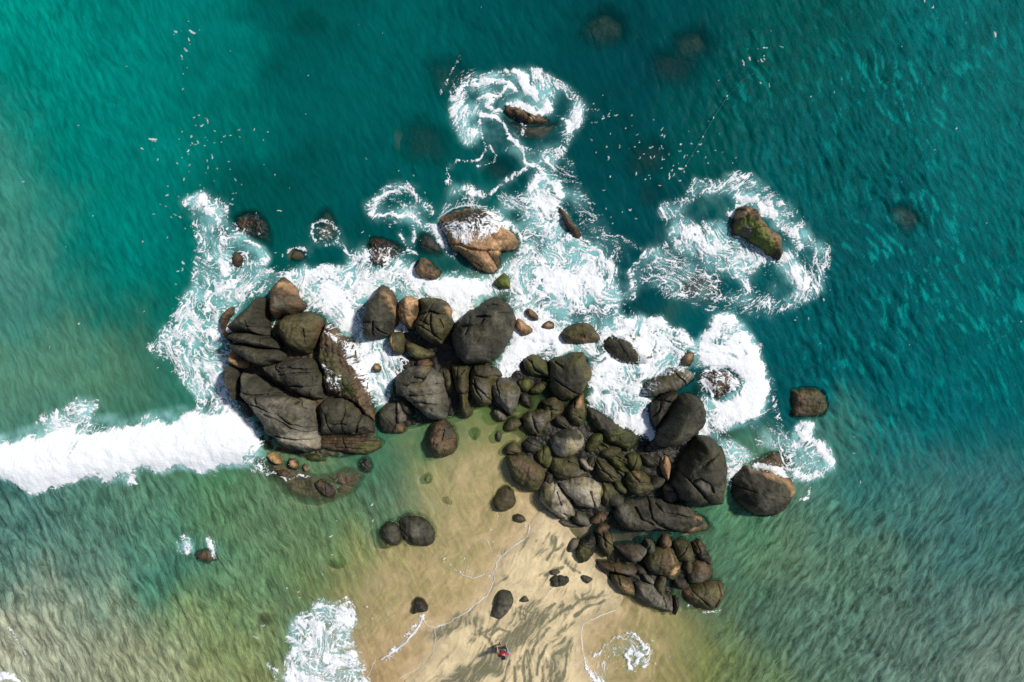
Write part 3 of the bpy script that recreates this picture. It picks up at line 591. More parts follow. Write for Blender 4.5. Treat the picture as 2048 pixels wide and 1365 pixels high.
for ri, r in enumerate(ROCKS):
    h = r['h'] * (.8 if r['h'] > .5 else 1); pts = np.array(r['pts'])
    shelf = r['name'] == 'shade_or_foot_bed'  # the beds added for shade in the gaps, and the outcrop's foot rock
    c = pts.mean(0); rad = c - np.array([1024, 682.5]); rl = np.linalg.norm(rad) + 1e-6
    dv = pts - c; dv /= (np.linalg.norm(dv, axis=1, keepdims=True) + 1e-6)
    out = 10 if 'touching pair in' in (r['label'] or '') else 0 if (r['group'] == UNDER or shelf) else (4.0 if r['parent'] else (6.0 if r['group'] == HEAD and size0(pts) < 110 else 3.4))
    zmap = h * (0.40 + 0.28 * (dv @ (rad / rl)) * min(1, rl / 200)) if h > 0 else np.full(len(pts), h)
    poly = chaikin(w2(pts + dv * out, zmap), 2, .17)
    base = r['base'] if r['base'] is not None else -0.55
    lo, hi = poly.min(0) - 3 * RG, poly.max(0) + 3 * RG
    XX, YY = np.meshgrid(np.arange(lo[0], hi[0], RG), np.arange(lo[1], hi[1], RG))
    rough = r['rough']
    rs = np.random.RandomState(ri + 5)
    bx, by = (poly[:, 0].max() - poly[:, 0].min()), (poly[:, 1].max() - poly[:, 1].min())
    size = math.sqrt(bx * by)
    ew = .035 * min(size, 3) * (.6 + .5 * rough)
    sd_, qx, qy = poly_sdf(XX + ew * fbm(XX * 1.3, YY * 1.3, ri + 11, 3), YY + ew * fbm(XX * 1.3, YY * 1.3, ri + 31, 3), poly)
    qx = qx - (ew * fbm(qx * 1.3, qy * 1.3, ri + 11, 3)); qy = qy - (ew * fbm(qx * 1.3, qy * 1.3, ri + 31, 3))
    inr = sd_.max()
    d = np.maximum(sd_, 0)
    cx, cy = poly.mean(0)
    R_ = min((r['rim'] if r['rim'] else inr) * .46, inr * .7)
    t = np.clip(d / R_, 0, 1); t2 = np.clip(d / inr, 0, 1)
    prof = .74 * np.sqrt(1 - (1 - t) ** 2) + .26 * (1 - (1 - t2) ** 2)
    top = np.full(XX.shape, h) + r['tilt'][0] * (XX - cx) + r['tilt'][1] * (YY - cy)
    amp = (h - base)
    for k in range(0 if (shelf or r['group'] == UNDER) else r['facets'] + 2):                       # rough planes that cut the block
        a = rs.rand() * 2 * np.pi; sl = rs.uniform(.22, .7); off = rs.uniform(.06, .32) * size
        pl = h - sl * (((XX - cx) * np.cos(a) + (YY - cy) * np.sin(a)) - off)
        top = np.minimum(top, pl)
    top = np.maximum(top, base + .3 * amp)
    Z = base + (top - base) * prof
    nb = max(1, int(inr * .03 / RG))
    Zb = blur(Z, nb, 2)
    Z = np.where(sd_ > 0, Z + (Zb - Z) * sstep(.0, .35, d / max(inr, .3)), Z)
    s1 = min(.15, size * .05)
    inner = sstep(0.0, .12, d)
    Z += inner * rough * (s1 * .8 * fbm(XX * .9, YY * .9, ri + 40, 4) + s1 * .5 * (np.abs(perlin(XX * 2.4, YY * 2.4, ri + 90)) - .3))
    wx, wy = XX + .07 * fbm(XX * 1.3, YY * 1.3, 301, 4, .6), YY + .07 * fbm(XX * 1.3, YY * 1.3, 302, 4, .6)
    for ck in r['cracks']:
        cp = w2(ck, max(h, 0) * .85)
        dd = line_dist(wx, wy, cp)
        wdt = (0.048 + .024 * perlin(XX * 2, YY * 2, 77)) * (1.15 if size > 3 else .9)
        deep = min(.42, .3 * max(h, .2), .4 * size) * (.55 + .5 * np.clip(perlin(XX * 1.1, YY * 1.1, 78 + ri), -1, 1))
        Z -= inner * deep * np.exp(-(dd / wdt) ** 2)
        Z -= inner * .05 * min(1, h) * np.exp(-(dd / .2) ** 2)
    for k in range(r['auto'] if size > .8 and not shelf and r['group'] != BEACH else 0):    # fine joints
        a = (rs.rand() if k == 0 else a / np.pi + .5 + .2 * rs.randn()) * np.pi
        off = rs.uniform(-.3, .3) * size
        dd = np.abs((wx - cx) * np.cos(a) + (wy - cy) * np.sin(a) - off)
        Z -= inner * min(.2, .2 * max(h, .2)) * np.exp(-(dd / .034) ** 2) * sstep(-.12, .12, perlin(XX * .6, YY * .6, 200 + k + ri))
        Z += inner * .04 * min(size, 2.5) * rs.uniform(.3, 1) * sstep(-.03, .03, (wx - cx) * np.cos(a) + (wy - cy) * np.sin(a) - off)
    if r['strata']:
        a = math.radians(r['strata'][0])
        s_ = (XX * math.sin(a) - YY * math.cos(a) + .25 * fbm(XX * .5, YY * .5, 33, 2)) / r['strata'][1]
        Z -= inner * .2 * (1 - np.abs((s_ % 1) * 2 - 1)) ** 4
    if rough > 1.2:                                      # pits and knobs
        f1, f2 = voronoi(XX * 3.2 + .4 * perlin(XX * 2, YY * 2, 5), YY * 3.2, ri)
        Z += inner * min(.10, size * .05) * (rough - .8) * (f2 - f1 - .4)
    Z = np.where(sd_ > 0, Z, base)
    rock_geo.append((XX, YY, Z, sd_, qx, qy, base, size))
    i0, i1 = max(0, int(math.ceil((XX[0, 0] - X0) / G))), min(NX, int((XX[0, -1] - X0) / G))
    j0, j1 = max(0, int(math.ceil((YY[0, 0] - Y0) / G))), min(NY, int((YY[-1, 0] - Y0) / G))
    if i1 <= i0 or j1 <= j0: continue
    ci = np.clip(np.round((gx[i0:i1] - XX[0, 0]) / RG).astype(int), 0, XX.shape[1] - 1)
    cj = np.clip(np.round((gy[j0:j1] - YY[0, 0]) / RG).astype(int), 0, XX.shape[0] - 1)
    Zc, Sc = Z[np.ix_(cj, ci)], sd_[np.ix_(cj, ci)]
    sub = HR[j0:j1, i0:i1]
    top_here = (Sc > 0) & (Zc > sub)
    if r['wash']:
        WASH[j0:j1, i0:i1] |= top_here
    else:
        WASH[j0:j1, i0:i1] &= ~top_here
    sub[Sc > 0] = np.maximum(sub[Sc > 0], Zc[Sc > 0])

# ------------------------------------------------------------------ sand: one sheet from the beach to the horizon
DRY = P('1058,1048 1052,1075 1030,1090 1000,1115 987,1140 989,1162 975,1192 930,1225 890,1250 868,1258 870,1300 840,1338 800,1368 760,1500 700,2200 1500,2200 1260,1500 1184,1368 1170,1330 1163,1290 1165,1250 1200,1228 1240,1215 1250,1190 1225,1165 1200,1140 1180,1105 1140,1060 1110,1030 1085,1015')
SHALLOW = P('1018,945 995,915 960,912 935,930 912,965 895,1010 888,1075 860,1125 800,1160 745,1190 735,1240 760,1300 780,1368 1180,1368 1330,1368 1320,1300 1280,1250 1215,1185 1125,1065 1080,1015 1040,975')


def stretch(lo, hi, step, far):
    a = np.arange(lo, hi + step * .5, step)
    k = np.geomspace(step * 2, far, 26)
    return np.concatenate([lo - k[::-1], a, hi + k])


def nearest_raster(A, xs, ys, default):
    ix = np.clip(np.round((xs - X0) / G).astype(int), 0, NX - 1); iy = np.clip(np.round((ys - Y0) / G).astype(int), 0, NY - 1)
    return A[np.ix_(iy, ix)]


def sand_height(XX, YY):
    dry, _, _ = poly_sdf(XX, YY, chaikin(w2(DRY), 2))
    sh, _, _ = poly_sdf(XX + .9 * fbm(XX * .4, YY * .4, 91, 4), YY + .9 * fbm(XX * .4, YY * .4, 92, 4), chaikin(w2(SHALLOW), 2))
    z = np.where(dry > 0, .02 + np.minimum(dry * .06, .5), 0)
    dd = np.maximum(-dry, 0)
    so = np.maximum(-sh, 0)
    z = np.where(dry > 0, z, -.015 - .05 * np.minimum(dd, 3.5) - .22 * np.minimum(so, 2.5) - .18 * np.clip(so - 2.5, 0, 40))
    return np.maximum(z, -4.5), dry, sh


_far = np.geomspace(.6, 6000, 26)
sx = np.concatenate([-33 - _far[::-1], np.arange(-33, -11, .3), np.arange(-11, 11, .055), np.arange(11, 33, .3), 33 + _far])
sy = np.concatenate([-22.4 - _far[::-1], np.arange(-22.4, -3.5, .055), np.arange(-3.5, 22.4, .3), 22.4 + _far])
SX, SY = np.meshgrid(sx, sy)
inx = slice(26, -26)
SZ = np.full(SX.shape, -4.5)
dryA = np.full(SX.shape, -9.0)
sub = (SX > -14) & (SX < 16) & (SY < -2) & (SY > -60)
zz, dr, sh = sand_height(SX[sub], SY[sub]); SZ[sub] = zz; dryA[sub] = dr
far_s = (SY <= -20) & (np.abs(SX) <= 3000)
SZ = np.where(SY < -60, -.5 + .0 * SY, SZ)
SZ += np.where(SZ > -1, .018 * fbm(SX * .8, SY * .8, 5, 4), 0)
# dark mineral sand drawn out in streaks by the backwash
DARKS = [('930,1368 975,1325 1015,1290 1050,1258 1085,1228', 34, .95), ('895,1368 950,1345 985,1330', 36, 1.0), ('1060,1368 1058,1320 1075,1270 1110,1230 1150,1200 1205,1188', 26, .55),
         ('845,1280 890,1262 922,1232 955,1245', 26, .75), ('1080,1115 1085,1145 1112,1182', 15, .42), ('1005,1110 1060,1088 1092,1102', 26, .45), ('1118,1368 1108,1330 1132,1290', 32, .7),
         ('1104,1092 1100,1070', 11, .5), ('1178,1190 1225,1208', 24, .4), ('1000,1255 1040,1225 1070,1205', 18, .6), ('945,1275 975,1262', 22, .5), ('1120,1105 1145,1130', 14, .6), ('1000,1130 1012,1160', 12, .5),
         ('1150,1240 1120,1265 1090,1290', 14, .5), ('1030,1060 1060,1075', 12, .4)]
DARKS += [(q, 4.5, 1.15) for q in ('1062,1368 1058,1330 1066,1290 1078,1262 1100,1240', '1048,1368 1046,1340 1052,1300', '1075,1345 1080,1310 1092,1285', '1100,1365 1103,1325', '1133,1298 1130,1352', '1040,1216 1060,1224 1078,1220',
    '1038,1227 1058,1237 1075,1233', '1045,1238 1062,1246', '1140,1215 1160,1200 1190,1192', '1085,1255 1110,1235 1140,1210', '980,1268 1000,1255 1020,1262', '960,1262 975,1275 985,1295', '1095,1120 1105,1100 1125,1090',
    '1090,1152 1110,1135 1125,1132', '1022,1318 1010,1345 1000,1368', '1032,1330 1026,1368', '1066,1232 1085,1222 1110,1206', '1150,1230 1175,1212 1210,1200', '1000,1238 985,1256 960,1268', '1085,1360 1088,1330', '1118,1340 1114,1368', '1040,1275 1030,1300', '1112,1075 1106,1098', '1130,1120 1145,1140 1160,1145')]
dark = np.zeros(SX.shape)
for s, hw, a in DARKS:
    pl = w2(P(s)); m = sub
    k = FPX / CAM_H
    x_, y_ = SX[m], SY[m]
    wa = min(.35, hw / k * .9)
    dd = line_dist(x_ + wa * perlin(x_ * .9, y_ * .9, 3), y_ + wa * perlin(x_ * .9, y_ * .9, 4), pl) * k * (1 + (.5 * perlin(x_ * 1.2, y_ * 1.2, 6) if hw < 8 else 0))
    dark[m] = np.maximum(dark[m], a * (1 - sstep(hw * .15, hw * 1.15, dd)))
ca, sa = math.cos(math.radians(58)), math.sin(math.radians(58))
u = SX * ca + SY * sa + .5 * fbm(SX * .35, SY * .35, 21, 3); v = -SX * sa + SY * ca + .8 * fbm(SX * .3, SY * .3, 22, 3)
stre = np.zeros(SX.shape)
stre[sub] = fbm(u[sub] * .55, v[sub] * 3.2, 9, 4)
stre2 = np.zeros(SX.shape)
stre2[sub] = fbm(SX[sub] * 1.6 + stre[sub], SY[sub] * 1.1, 13, 4)
stre3 = np.zeros(SX.shape)
stre3[sub] = fbm(u[sub] * .9 + .6 * stre2[sub], v[sub] * 7.5 + 1.2 * stre2[sub], 19, 3)
dk = np.clip(sstep(.30, .95, dark * (.80 + .8 * stre3) + .45 * stre + .45 * stre3 + .05) + .5 * sstep(.15, .55, .6 * stre + .6 * stre3) * (dryA > -.3), 0, 1)
dk = np.clip(.75 * dk + .62 * sstep(.25, 1.0, dark + .25 * stre2 + .2 * stre), 0, 1)
dk *= sstep(-1.4, .2, dryA)
SZ += (stre3 * .035 + stre * .03) * sstep(-.1, .8, dryA)
cs = np.array([.66, .53, .31]); cd = np.array([.185, .172, .105]); co = np.array([.57, .425, .24])
wetm = sstep(.5, -.4, dryA)[..., None]
tint = cs * (1 - wetm) + co * wetm
tint = tint * (1 - .20 * sstep(-.1, .05, dryA) * sstep(.9, .1, dryA))[..., None]
tint = tint * (1 - dk[..., None]) + cd * dk[..., None]
tint = tint * (1 + .16 * np.clip(stre2, -1, 1) + .10 * np.clip(stre3, -1, 1))[..., None]
sand = grid_mesh('sand', sx, sy, SZ, SAND, {'tint': tint})
tag(sand, 'pale wet sand with grey mineral streaks between the rocks', 'sand', kind='structure')

# ------------------------------------------------------------------ foam density, drawn in photograph pixels
D = np.zeros((NY, NX), np.float32)
SOL = np.zeros((NY, NX), np.float32)
KP = CAM_H / FPX


def window(Pw, m):
    lo, hi = Pw.min(0) - m, Pw.max(0) + m
    i0, i1 = max(0, int((lo[0] - X0) / G)), min(NX, int((hi[0] - X0) / G) + 2)
    j0, j1 = max(0, int((lo[1] - Y0) / G)), min(NY, int((hi[1] - Y0) / G) + 2)
    XX, YY = np.meshgrid(gx[i0:i1], gy[j0:j1])
    return i0, i1, j0, j1, XX, YY


def warp(XX, YY, a=.4):
    return XX + a * fbm(XX * .9, YY * .9, 70, 4, .6), YY + a * fbm(XX * .9, YY * .9, 80, 4, .6)


def FP(s, dens, feather=14):
    Pw = chaikin(w2(P(s)), 2); f = feather * KP
    i0, i1, j0, j1, XX, YY = window(Pw, f + .6)
    wx, wy = warp(XX, YY)
    sd_, _, _ = poly_sdf(wx, wy, Pw)
    D[j0:j1, i0:i1] = np.maximum(D[j0:j1, i0:i1], dens * sstep(-f, f, sd_))


def FS(s, hw, dens, a=.22):
    Pw = w2(P(s)); f = hw * KP
    i0, i1, j0, j1, XX, YY = window(Pw, f * 1.5 + .5)
    wx, wy = warp(XX, YY, min(.34, f * 1.5))
    dd = line_dist(wx, wy, Pw) / (1 + .5 * perlin(XX * .8, YY * .8, 95))
    D[j0:j1, i0:i1] = np.maximum(D[j0:j1, i0:i1], dens * (1 - sstep(f * .3, f * 1.35, dd)))


def FL(s, hw, a=1.0):
    Pw = w2(P(s)); f = hw * KP
    i0, i1, j0, j1, XX, YY = window(Pw, .5)
    wx, wy = XX + .07 * fbm(XX * 1.6, YY * 1.6, 71, 3), YY + .07 * fbm(XX * 1.6, YY * 1.6, 81, 3)
    dd = line_dist(wx, wy, Pw)
    ww = f * .5 * (1 + .7 * perlin(XX * 1.3, YY * 1.3, 15))
    SOL[j0:j1, i0:i1] = np.maximum(SOL[j0:j1, i0:i1], a * (.78 + .3 * perlin(XX * 2, YY * 2, 16)) * (1 - sstep(ww * .4, ww * 1.7, dd)))


# breaking wave at left
FP('-40,893 0,890 60,872 130,857 200,868 280,852 380,832 440,822 480,832 520,862 535,890 500,930 470,935 440,922 400,948 370,926 335,945 300,930 280,942 260,968 235,945 215,960 190,948 160,955 110,975 80,985 40,972 0,945 -40,950', 1.55, 13)
FP('85,865 100,828 130,812 150,800 190,805 183,840 200,872', .72, 12)
for s in ('95,865 88,840 78,842', '112,860 112,830 118,815', '140,860 150,820 155,797', '160,862 165,820 172,802', '172,862 182,825 192,803', '280,850 290,835 300,832'): FS(s, 5, .8)
# left of the outcrop
FP('340,640 370,580 430,560 520,540 560,545 530,590 480,610 452,640 452,700 460,790 500,850 400,830 370,790 350,730 300,690', .62, 14)
FS('380,630 410,650 440,685', 16, .95); FS('400,700 430,750 445,790', 18, .85); FS('470,580 500,570 530,580', 14, .75); FS('360,700 330,690 305,692', 8, .6)
FS('470,830 500,850 515,880', 14, 1.1)
FP('360,390 400,385 430,410 470,440 500,470 530,510 520,540 470,550 430,560 400,560 390,500 400,450', .48, 12)
FS('370,402 398,393 408,418 440,440', 14, 1.05); FS('455,450 490,480 522,500 533,520 508,535', 9, .95); FS('440,520 452,532 450,548', 11, 1.0); FS('397,445 400,500 388,560 398,600', 9, .55)
FS('430,405 450,415 455,430', 7, .6); FS('412,560 430,570 450,600', 8, .7)
FS('627,450 640,441 665,446 678,465 670,490 640,490 625,475 627,450', 4, .55); FP('630,450 665,450 672,485 635,485', .3, 6); FS('675,485 690,500 700,515', 6, .5)
FS('575,505 585,493 605,498 618,515', 3, .6)
# white water between outcrop and the tan-banded boulder
FP('480,600 560,550 600,530 650,540 720,520 722,580 720,640 715,680 760,760 745,810 735,760 710,680 660,640 620,620 600,600 590,580 540,555', .85, 12)
FP('612,602 640,562 700,580 715,640 703,672 650,640', 1.3, 10)
FP('715,680 770,680 800,705 850,720 830,735 800,745 785,770 780,800 760,815 745,800 730,745', .92, 8)
FL('640,640 632,680 627,702', 5); FL('545,655 555,638 575,629 590,629 612,622', 2.2); FL('450,640 462,632 470,618', 2)
FS('660,660 690,680 706,700', 8, .5); FS('690,735 700,745 690,770 670,755', 11, .7); FS('655,735 672,742', 8, .5)
# centre stream
FP('1030,390 1060,370 1110,365 1120,400 1150,470 1180,500 1230,530 1250,590 1240,640 1200,640 1120,630 1050,610 1020,590 990,590 900,600 850,590 800,590 740,560 700,540 690,510 730,490 800,510 880,560 960,560 1040,520 1050,450', .78, 18)
FP('850,562 900,545 960,560 990,578 980,600 900,605 840,588', 1.35, 10); FP('1060,520 1130,500 1200,540 1230,590 1180,610 1100,600 1050,560', .95, 16)
FS('1058,378 1080,364 1113,366 1122,388', 10, 1.1); FS('1080,400 1095,440 1090,490 1110,520', 14, .9); FS('1010,445 1040,470 1050,510 1020,540', 12, .95); FS('1150,480 1190,500 1235,545', 10, .8)
FP('1120,370 1160,360 1200,440 1260,500 1240,540 1190,500 1150,450', .3, 16)
FP('972,422 1003,433 1012,455 988,479 939,498 906,485 889,468 884,455 900,452 944,455', .72, 6); FS('1000,455 1016,465 1025,478', 7, .8); FS('905,440 930,445 950,430', 14, .35)
FL('876,437 895,424 917,414 950,411 975,414', 2.0, .9)
FS('746,435 744,411 755,395 779,380 807,373 832,384 847,404 860,419', 9, .58); FS('746,437 775,426 794,435 821,437 843,446 865,455 878,470 895,501', 8, .95); FP('790,408 845,415 850,440 795,440', .38, 8)
FS('825,448 829,474 825,501 834,512', 4, .75); FS('799,468 812,492 823,509', 4, .65)
FP('690,520 740,510 800,520 820,530 830,560 740,570 690,560', .78, 10); FP('735,500 800,500 790,520 760,540 740,530', .6, 5)
# topmost swirl
FS('1009,142 983,153 952,155 928,168 919,190 911,214 913,236 922,258 933,276 941,287', 13, .72); FS('935,173 963,166 992,162 1014,168 1031,179', 7, .85); FS('928,223 933,254 946,267', 14, 1.0)
FS('946,223 963,199 983,192 1001,192 1012,175', 6, .8); FS('983,192 979,210 987,223 1001,226', 6, .98)
FS('1027,144 1047,166 1064,186 1080,197 1091,210 1097,223 1084,230 1058,221 1040,207 1018,208', 11, 1.05); FS('1069,151 1093,173 1095,197', 16, .78)
FS('1093,155 1124,173 1144,195 1155,216 1157,236 1144,254 1137,276 1119,298 1093,320', 14, .66); FS('1135,247 1139,265', 10, .95)
FS('957,225 983,232 1003,247 1018,269 1036,291 1049,311 1049,324 1071,335 1084,351', 6, .9); FS('911,320 939,324 961,318 974,298 963,267 959,241', 3.2, .65); FS('979,293 992,311 990,324 957,333', 3, .6)
FS('893,362 904,381 926,384 955,381 976,390', 9, .75); FS('895,357 899,337 913,320', 5, .5); FS('983,388 1009,368 1023,357 1045,344 1058,333', 6, .68); FS('926,111 906,137 893,164 880,186', 5, .36)
FS('1010,300 1030,290 1060,300 1090,310', 5, .55); FP('1060,320 1110,310 1120,360 1070,365', .45, 10); FP('1085,330 1145,305 1185,400 1145,412', .24, 10); FS('1031,236 1050,252 1046,268', 4, .7)
FP('990,390 1040,380 1060,420 1020,430', .5, 10); FS('1163,222 1195,220 1212,245', 4, .25)
FP('930,165 1000,140 1110,160 1150,225 1140,300 1060,335 990,310 925,270', .17, 16); FP('1345,405 1480,365 1570,410 1640,500 1600,600 1480,600 1340,560 1310,500', .17, 18); FP('745,380 850,375 880,440 800,460 740,440', .22, 10)
# between the central boulders
FP('797,600 810,585 850,590 910,600 930,625 907,650 900,630 870,600 830,598', .95, 8); FS('797,642 803,654 808,667', 7, .95); FS('897,695 905,702 903,710', 5, .6)
FP('1030,640 1060,680 1120,690 1200,690 1200,720 1170,705 1130,708 1100,720 1060,710 1045,750 1000,760 985,735 1000,715 1020,690', 1.15, 10)
FL('1099,725 1100,745 1098,770', 3)
FP('700,560 760,555 800,590 800,700 720,690 705,640', .86, 8); FP('895,595 960,590 965,640 905,660', .92, 6); FP('1010,590 1060,600 1120,640 1200,640 1200,700 1050,700 1020,660', .92, 8)
FP('1385,785 1440,800 1440,860 1400,885', .85, 8); FP('1400,860 1440,868 1475,925 1462,1000 1440,900', .7, 8); FP('430,640 470,650 465,740 445,760 430,720', .85, 8); FP('700,660 740,740 755,810 735,820 700,700', .85, 6)
FP('880,410 930,395 1010,420 1050,460 1050,540 990,560 900,520 870,460', .45, 8)
# right
FP('1200,640 1300,630 1360,660 1400,690 1380,740 1320,745 1290,760 1280,790 1310,800 1300,840 1310,880 1290,890 1281,866 1267,864 1250,858 1236,851 1218,834 1194,813 1170,800 1180,760 1180,730 1210,700 1190,680', .92, 7)
FP('1185,740 1240,735 1290,760 1300,800 1240,820 1200,790', .72, 8); FP('1250,840 1300,830 1308,885 1285,880', 1.05, 5)
FL('1231,672 1250,682 1262,690 1270,705 1276,722', 1.6); FP('1280,690 1310,700 1306,725 1282,725', .45, 6)
FP('1450,615 1480,650 1510,680 1520,720 1535,770 1530,830 1480,850 1430,860 1420,800 1470,800 1490,770 1470,740 1400,735 1390,700 1410,670', 1.3, 11); FP('1395,740 1450,735 1490,770 1440,812 1410,785', .66, 8)
FS('1300,775 1320,765 1330,790', 9, .55); FS('1345,750 1370,752 1385,750', 7, .3)
FS('1330,430 1380,390 1440,370 1490,365 1530,400 1580,430 1610,470 1640,510 1630,570 1590,600 1540,615', 20, .54)
FP('1330,450 1380,440 1460,450 1470,475 1500,485 1540,520 1500,560 1440,530 1400,520 1350,500', .74, 14); FS('1480,390 1502,402', 14, 1.0); FS('1375,470 1420,500', 16, 1.0); FS('1590,540 1603,562', 22, 1.1); FS('1535,420 1580,458 1600,490', 13, .8); FS('1466,435 1480,407 1510,402 1540,430 1570,462', 9, .85); FS('1462,460 1490,482 1522,505 1545,524', 8, .72); FS('1560,525 1580,510', 10, .8)
FP('1320,500 1420,520 1450,580 1400,620 1360,600 1300,580 1270,560 1300,510', .42, 16); FS('1262,595 1265,540 1290,510 1330,490', 7, .66); FS('1400,515 1440,540 1465,540 1490,560 1500,600', 7, .7)
FP('1480,560 1560,590 1580,630 1500,640 1460,600', .36, 18); FS('1210,468 1245,475 1280,500', 6, .28); FS('1420,620 1440,600 1470,590', 8, .45)
FP('1440,870 1480,890 1510,910 1470,960 1460,990 1455,920', .74, 10); FP('1592,842 1624,842 1626,872 1602,874', 1.25, 5); FS('1600,860 1620,885 1645,905 1660,925 1640,948 1600,955', 15, 1.02)
FP('1520,860 1600,870 1640,885 1668,900 1672,930 1640,955 1590,960 1560,940 1580,910 1520,890', .55, 12); FS('1502,937 1540,940 1582,966', 8, 1.1); FS('1600,1000 1614,996 1618,972', 3, .9); FS('1545,760 1550,830 1560,870', 10, .36); FP('1500,850 1560,860 1550,900 1500,890', .4, 14)
# beach
FP('640,1195 660,1215 700,1200 720,1250 700,1260 705,1280 730,1340 742,1380 560,1380 580,1290 570,1270 590,1235', .80, 9); FS('540,1330 555,1345 548,1372', 5, .65); FS('660,1215 690,1195 715,1220', 4, .5)
FP('1165,1290 1180,1300 1230,1270 1290,1285 1300,1310 1270,1340 1240,1335 1190,1372 1170,1340', .24, 10); FS('1190,1310 1220,1280 1250,1265 1280,1275 1297,1300 1290,1330', 7, .62); FS('1258,1335 1252,1312 1264,1300 1280,1310 1272,1325 1262,1335', 6, .9); FS('1172,1325 1182,1347 1200,1372', 9, .95)
FL('1060,1050 1055,1075 1030,1090 1000,1115 988,1140 990,1160 975,1190 950,1210 930,1225 900,1245 870,1256 855,1250 845,1235', 1.5); FL('848,1230 836,1255 812,1285 790,1302 764,1319', 3.2); FL('868,1258 872,1275 865,1305 840,1335 800,1357', 1.1, .85)
FL('1230,1222 1200,1232 1165,1248 1160,1265 1165,1290 1170,1325 1180,1345', 1.2); FL('928,1152 945,1156 957,1152 975,1148 992,1144', 1.2, .8); FL('1000,1112 985,1108 975,1080', .9, .6); FL('750,1318 741,1345 725,1365', 1, .6)
FS('1050,1085 1000,1125 985,1150 985,1170', 10, .22); FS('940,1225 880,1262 850,1300 800,1340', 10, .14); FS('840,1240 800,1290 770,1318', 12, .42); FS('920,1100 940,1150 990,1148', 9, .26); FS('1010,950 985,990 975,1040 990,1090', 8, .2); FS('1040,1040 1060,1060', 6, .3)
FS('365,1075 382,1082 370,1102', 8, .7); FS('412,1078 428,1095 433,1115', 6, .95); FS('-10,1350 25,1352 42,1372', 7, 1.15); FS('18,1255 40,1290 56,1312', 3, .5)
FP('500,900 540,890 530,930 565,955 500,942', .55, 8); FS('560,950 575,960 600,950 620,955', 3, .5); FS('690,1295 700,1310', 4, .4)
FS('880,1090 895,1130 925,1150', 5, .28); FS('990,945 985,1000 1000,1050', 5, .16); FS('1340,1225 1370,1215 1385,1210', 4, .3); FS('1405,1225 1440,1222', 3, .5)

def FE(s_, mx, feather=5):
    Pw = chaikin(w2(P(s_)), 2); f = feather * KP
    i0, i1, j0, j1, XX, YY = window(Pw, f + .3)
    sd_, _, _ = poly_sdf(XX + .12 * fbm(XX * 1.6, YY * 1.6, 70, 3), YY + .12 * fbm(XX * 1.6, YY * 1.6, 80, 3), Pw)
    m_ = sstep(-f, f, sd_)
    D[j0:j1, i0:i1] = D[j0:j1, i0:i1] * (1 - m_) + np.minimum(D[j0:j1, i0:i1], mx) * m_


# bare rock showing through the wash
FE('885,462 906,484 939,500 985,480 1008,458 1040,470 1042,500 1008,522 990,552 955,540 920,514', .03); FE('874,438 912,414 955,412 972,430 930,446 895,452', .22)
FE('1200,686 1230,670 1255,685 1272,705 1276,728 1225,720', .02); FE('1292,775 1340,745 1390,742 1365,775 1310,792', .2); FE('1425,770 1460,765 1460,795 1435,805', .3)
FE('640,670 670,690 712,730 752,812 735,830 700,800 690,780 695,745 660,725 640,730', .05); FE('1500,932 1540,944 1575,962 1560,975 1500,950', .1); FE('1090,800 1180,830 1240,870 1280,880 1270,920 1100,900', .0)

# flecks of loose foam
rs = np.random.RandomState(3)
spots = []
for (x, y, sxx, syy, n) in ((420, 310, 60, 45, 95), (1330, 310, 50, 25, 85), (1520, 115, 22, 35, 22), (372, 110, 18, 35, 16), (390, 410, 60, 25, 30), (1210, 245, 30, 40, 26), (480, 520, 90, 50, 20), (1640, 880, 50, 40, 26), (1560, 560, 60, 80, 40), (1180, 410, 40, 50, 50),
                            (760, 440, 80, 60, 30), (360, 640, 25, 80, 40), (1200, 560, 60, 50, 30), (640, 1240, 90, 40, 40), (1250, 1320, 60, 30, 40), (700, 1100, 80, 60, 14)):
    spots += [(x + rs.randn() * sxx, y + rs.randn() * syy, abs(rs.randn()) * 1.1 + .9) for _ in range(int(n * .62))]
spots += [(rs.rand() * 2048, rs.rand() * 700, abs(rs.randn()) * .6 + .4) for _ in range(70)]
spots += [(158, 647, 3.5), (306, 279, 4.5), (384, 65, 4.5), (378, 79, 3), (1990, 70, 4), (1848, 3, 4), (1866, 14, 3), (335, 391, 4.5)]
for x, y, r_ in spots:
    ang = rs.rand() * 3.14; dx, dy = math.cos(ang) * r_ * rs.rand() * 1.6, math.sin(ang) * r_ * rs.rand() * 1.6
    Pw = w2([(x - dx, y - dy), (x + dx * .2 + 1, y + .7), (x + dx, y + dy)]); f = r_ * KP * .31
    i0, i1, j0, j1, XX, YY = window(Pw, .25)
    if i1 <= i0 or j1 <= j0: continue
    dd = line_dist(XX + .05 * perlin(XX * 6, YY * 6, 1), YY + .05 * perlin(XX * 6, YY * 6, 2), Pw)
    SOL[j0:j1, i0:i1] = np.maximum(SOL[j0:j1, i0:i1], (.4 + .45 * rs.rand()) * (1 - sstep(f * .4, f * 1.6, dd)))

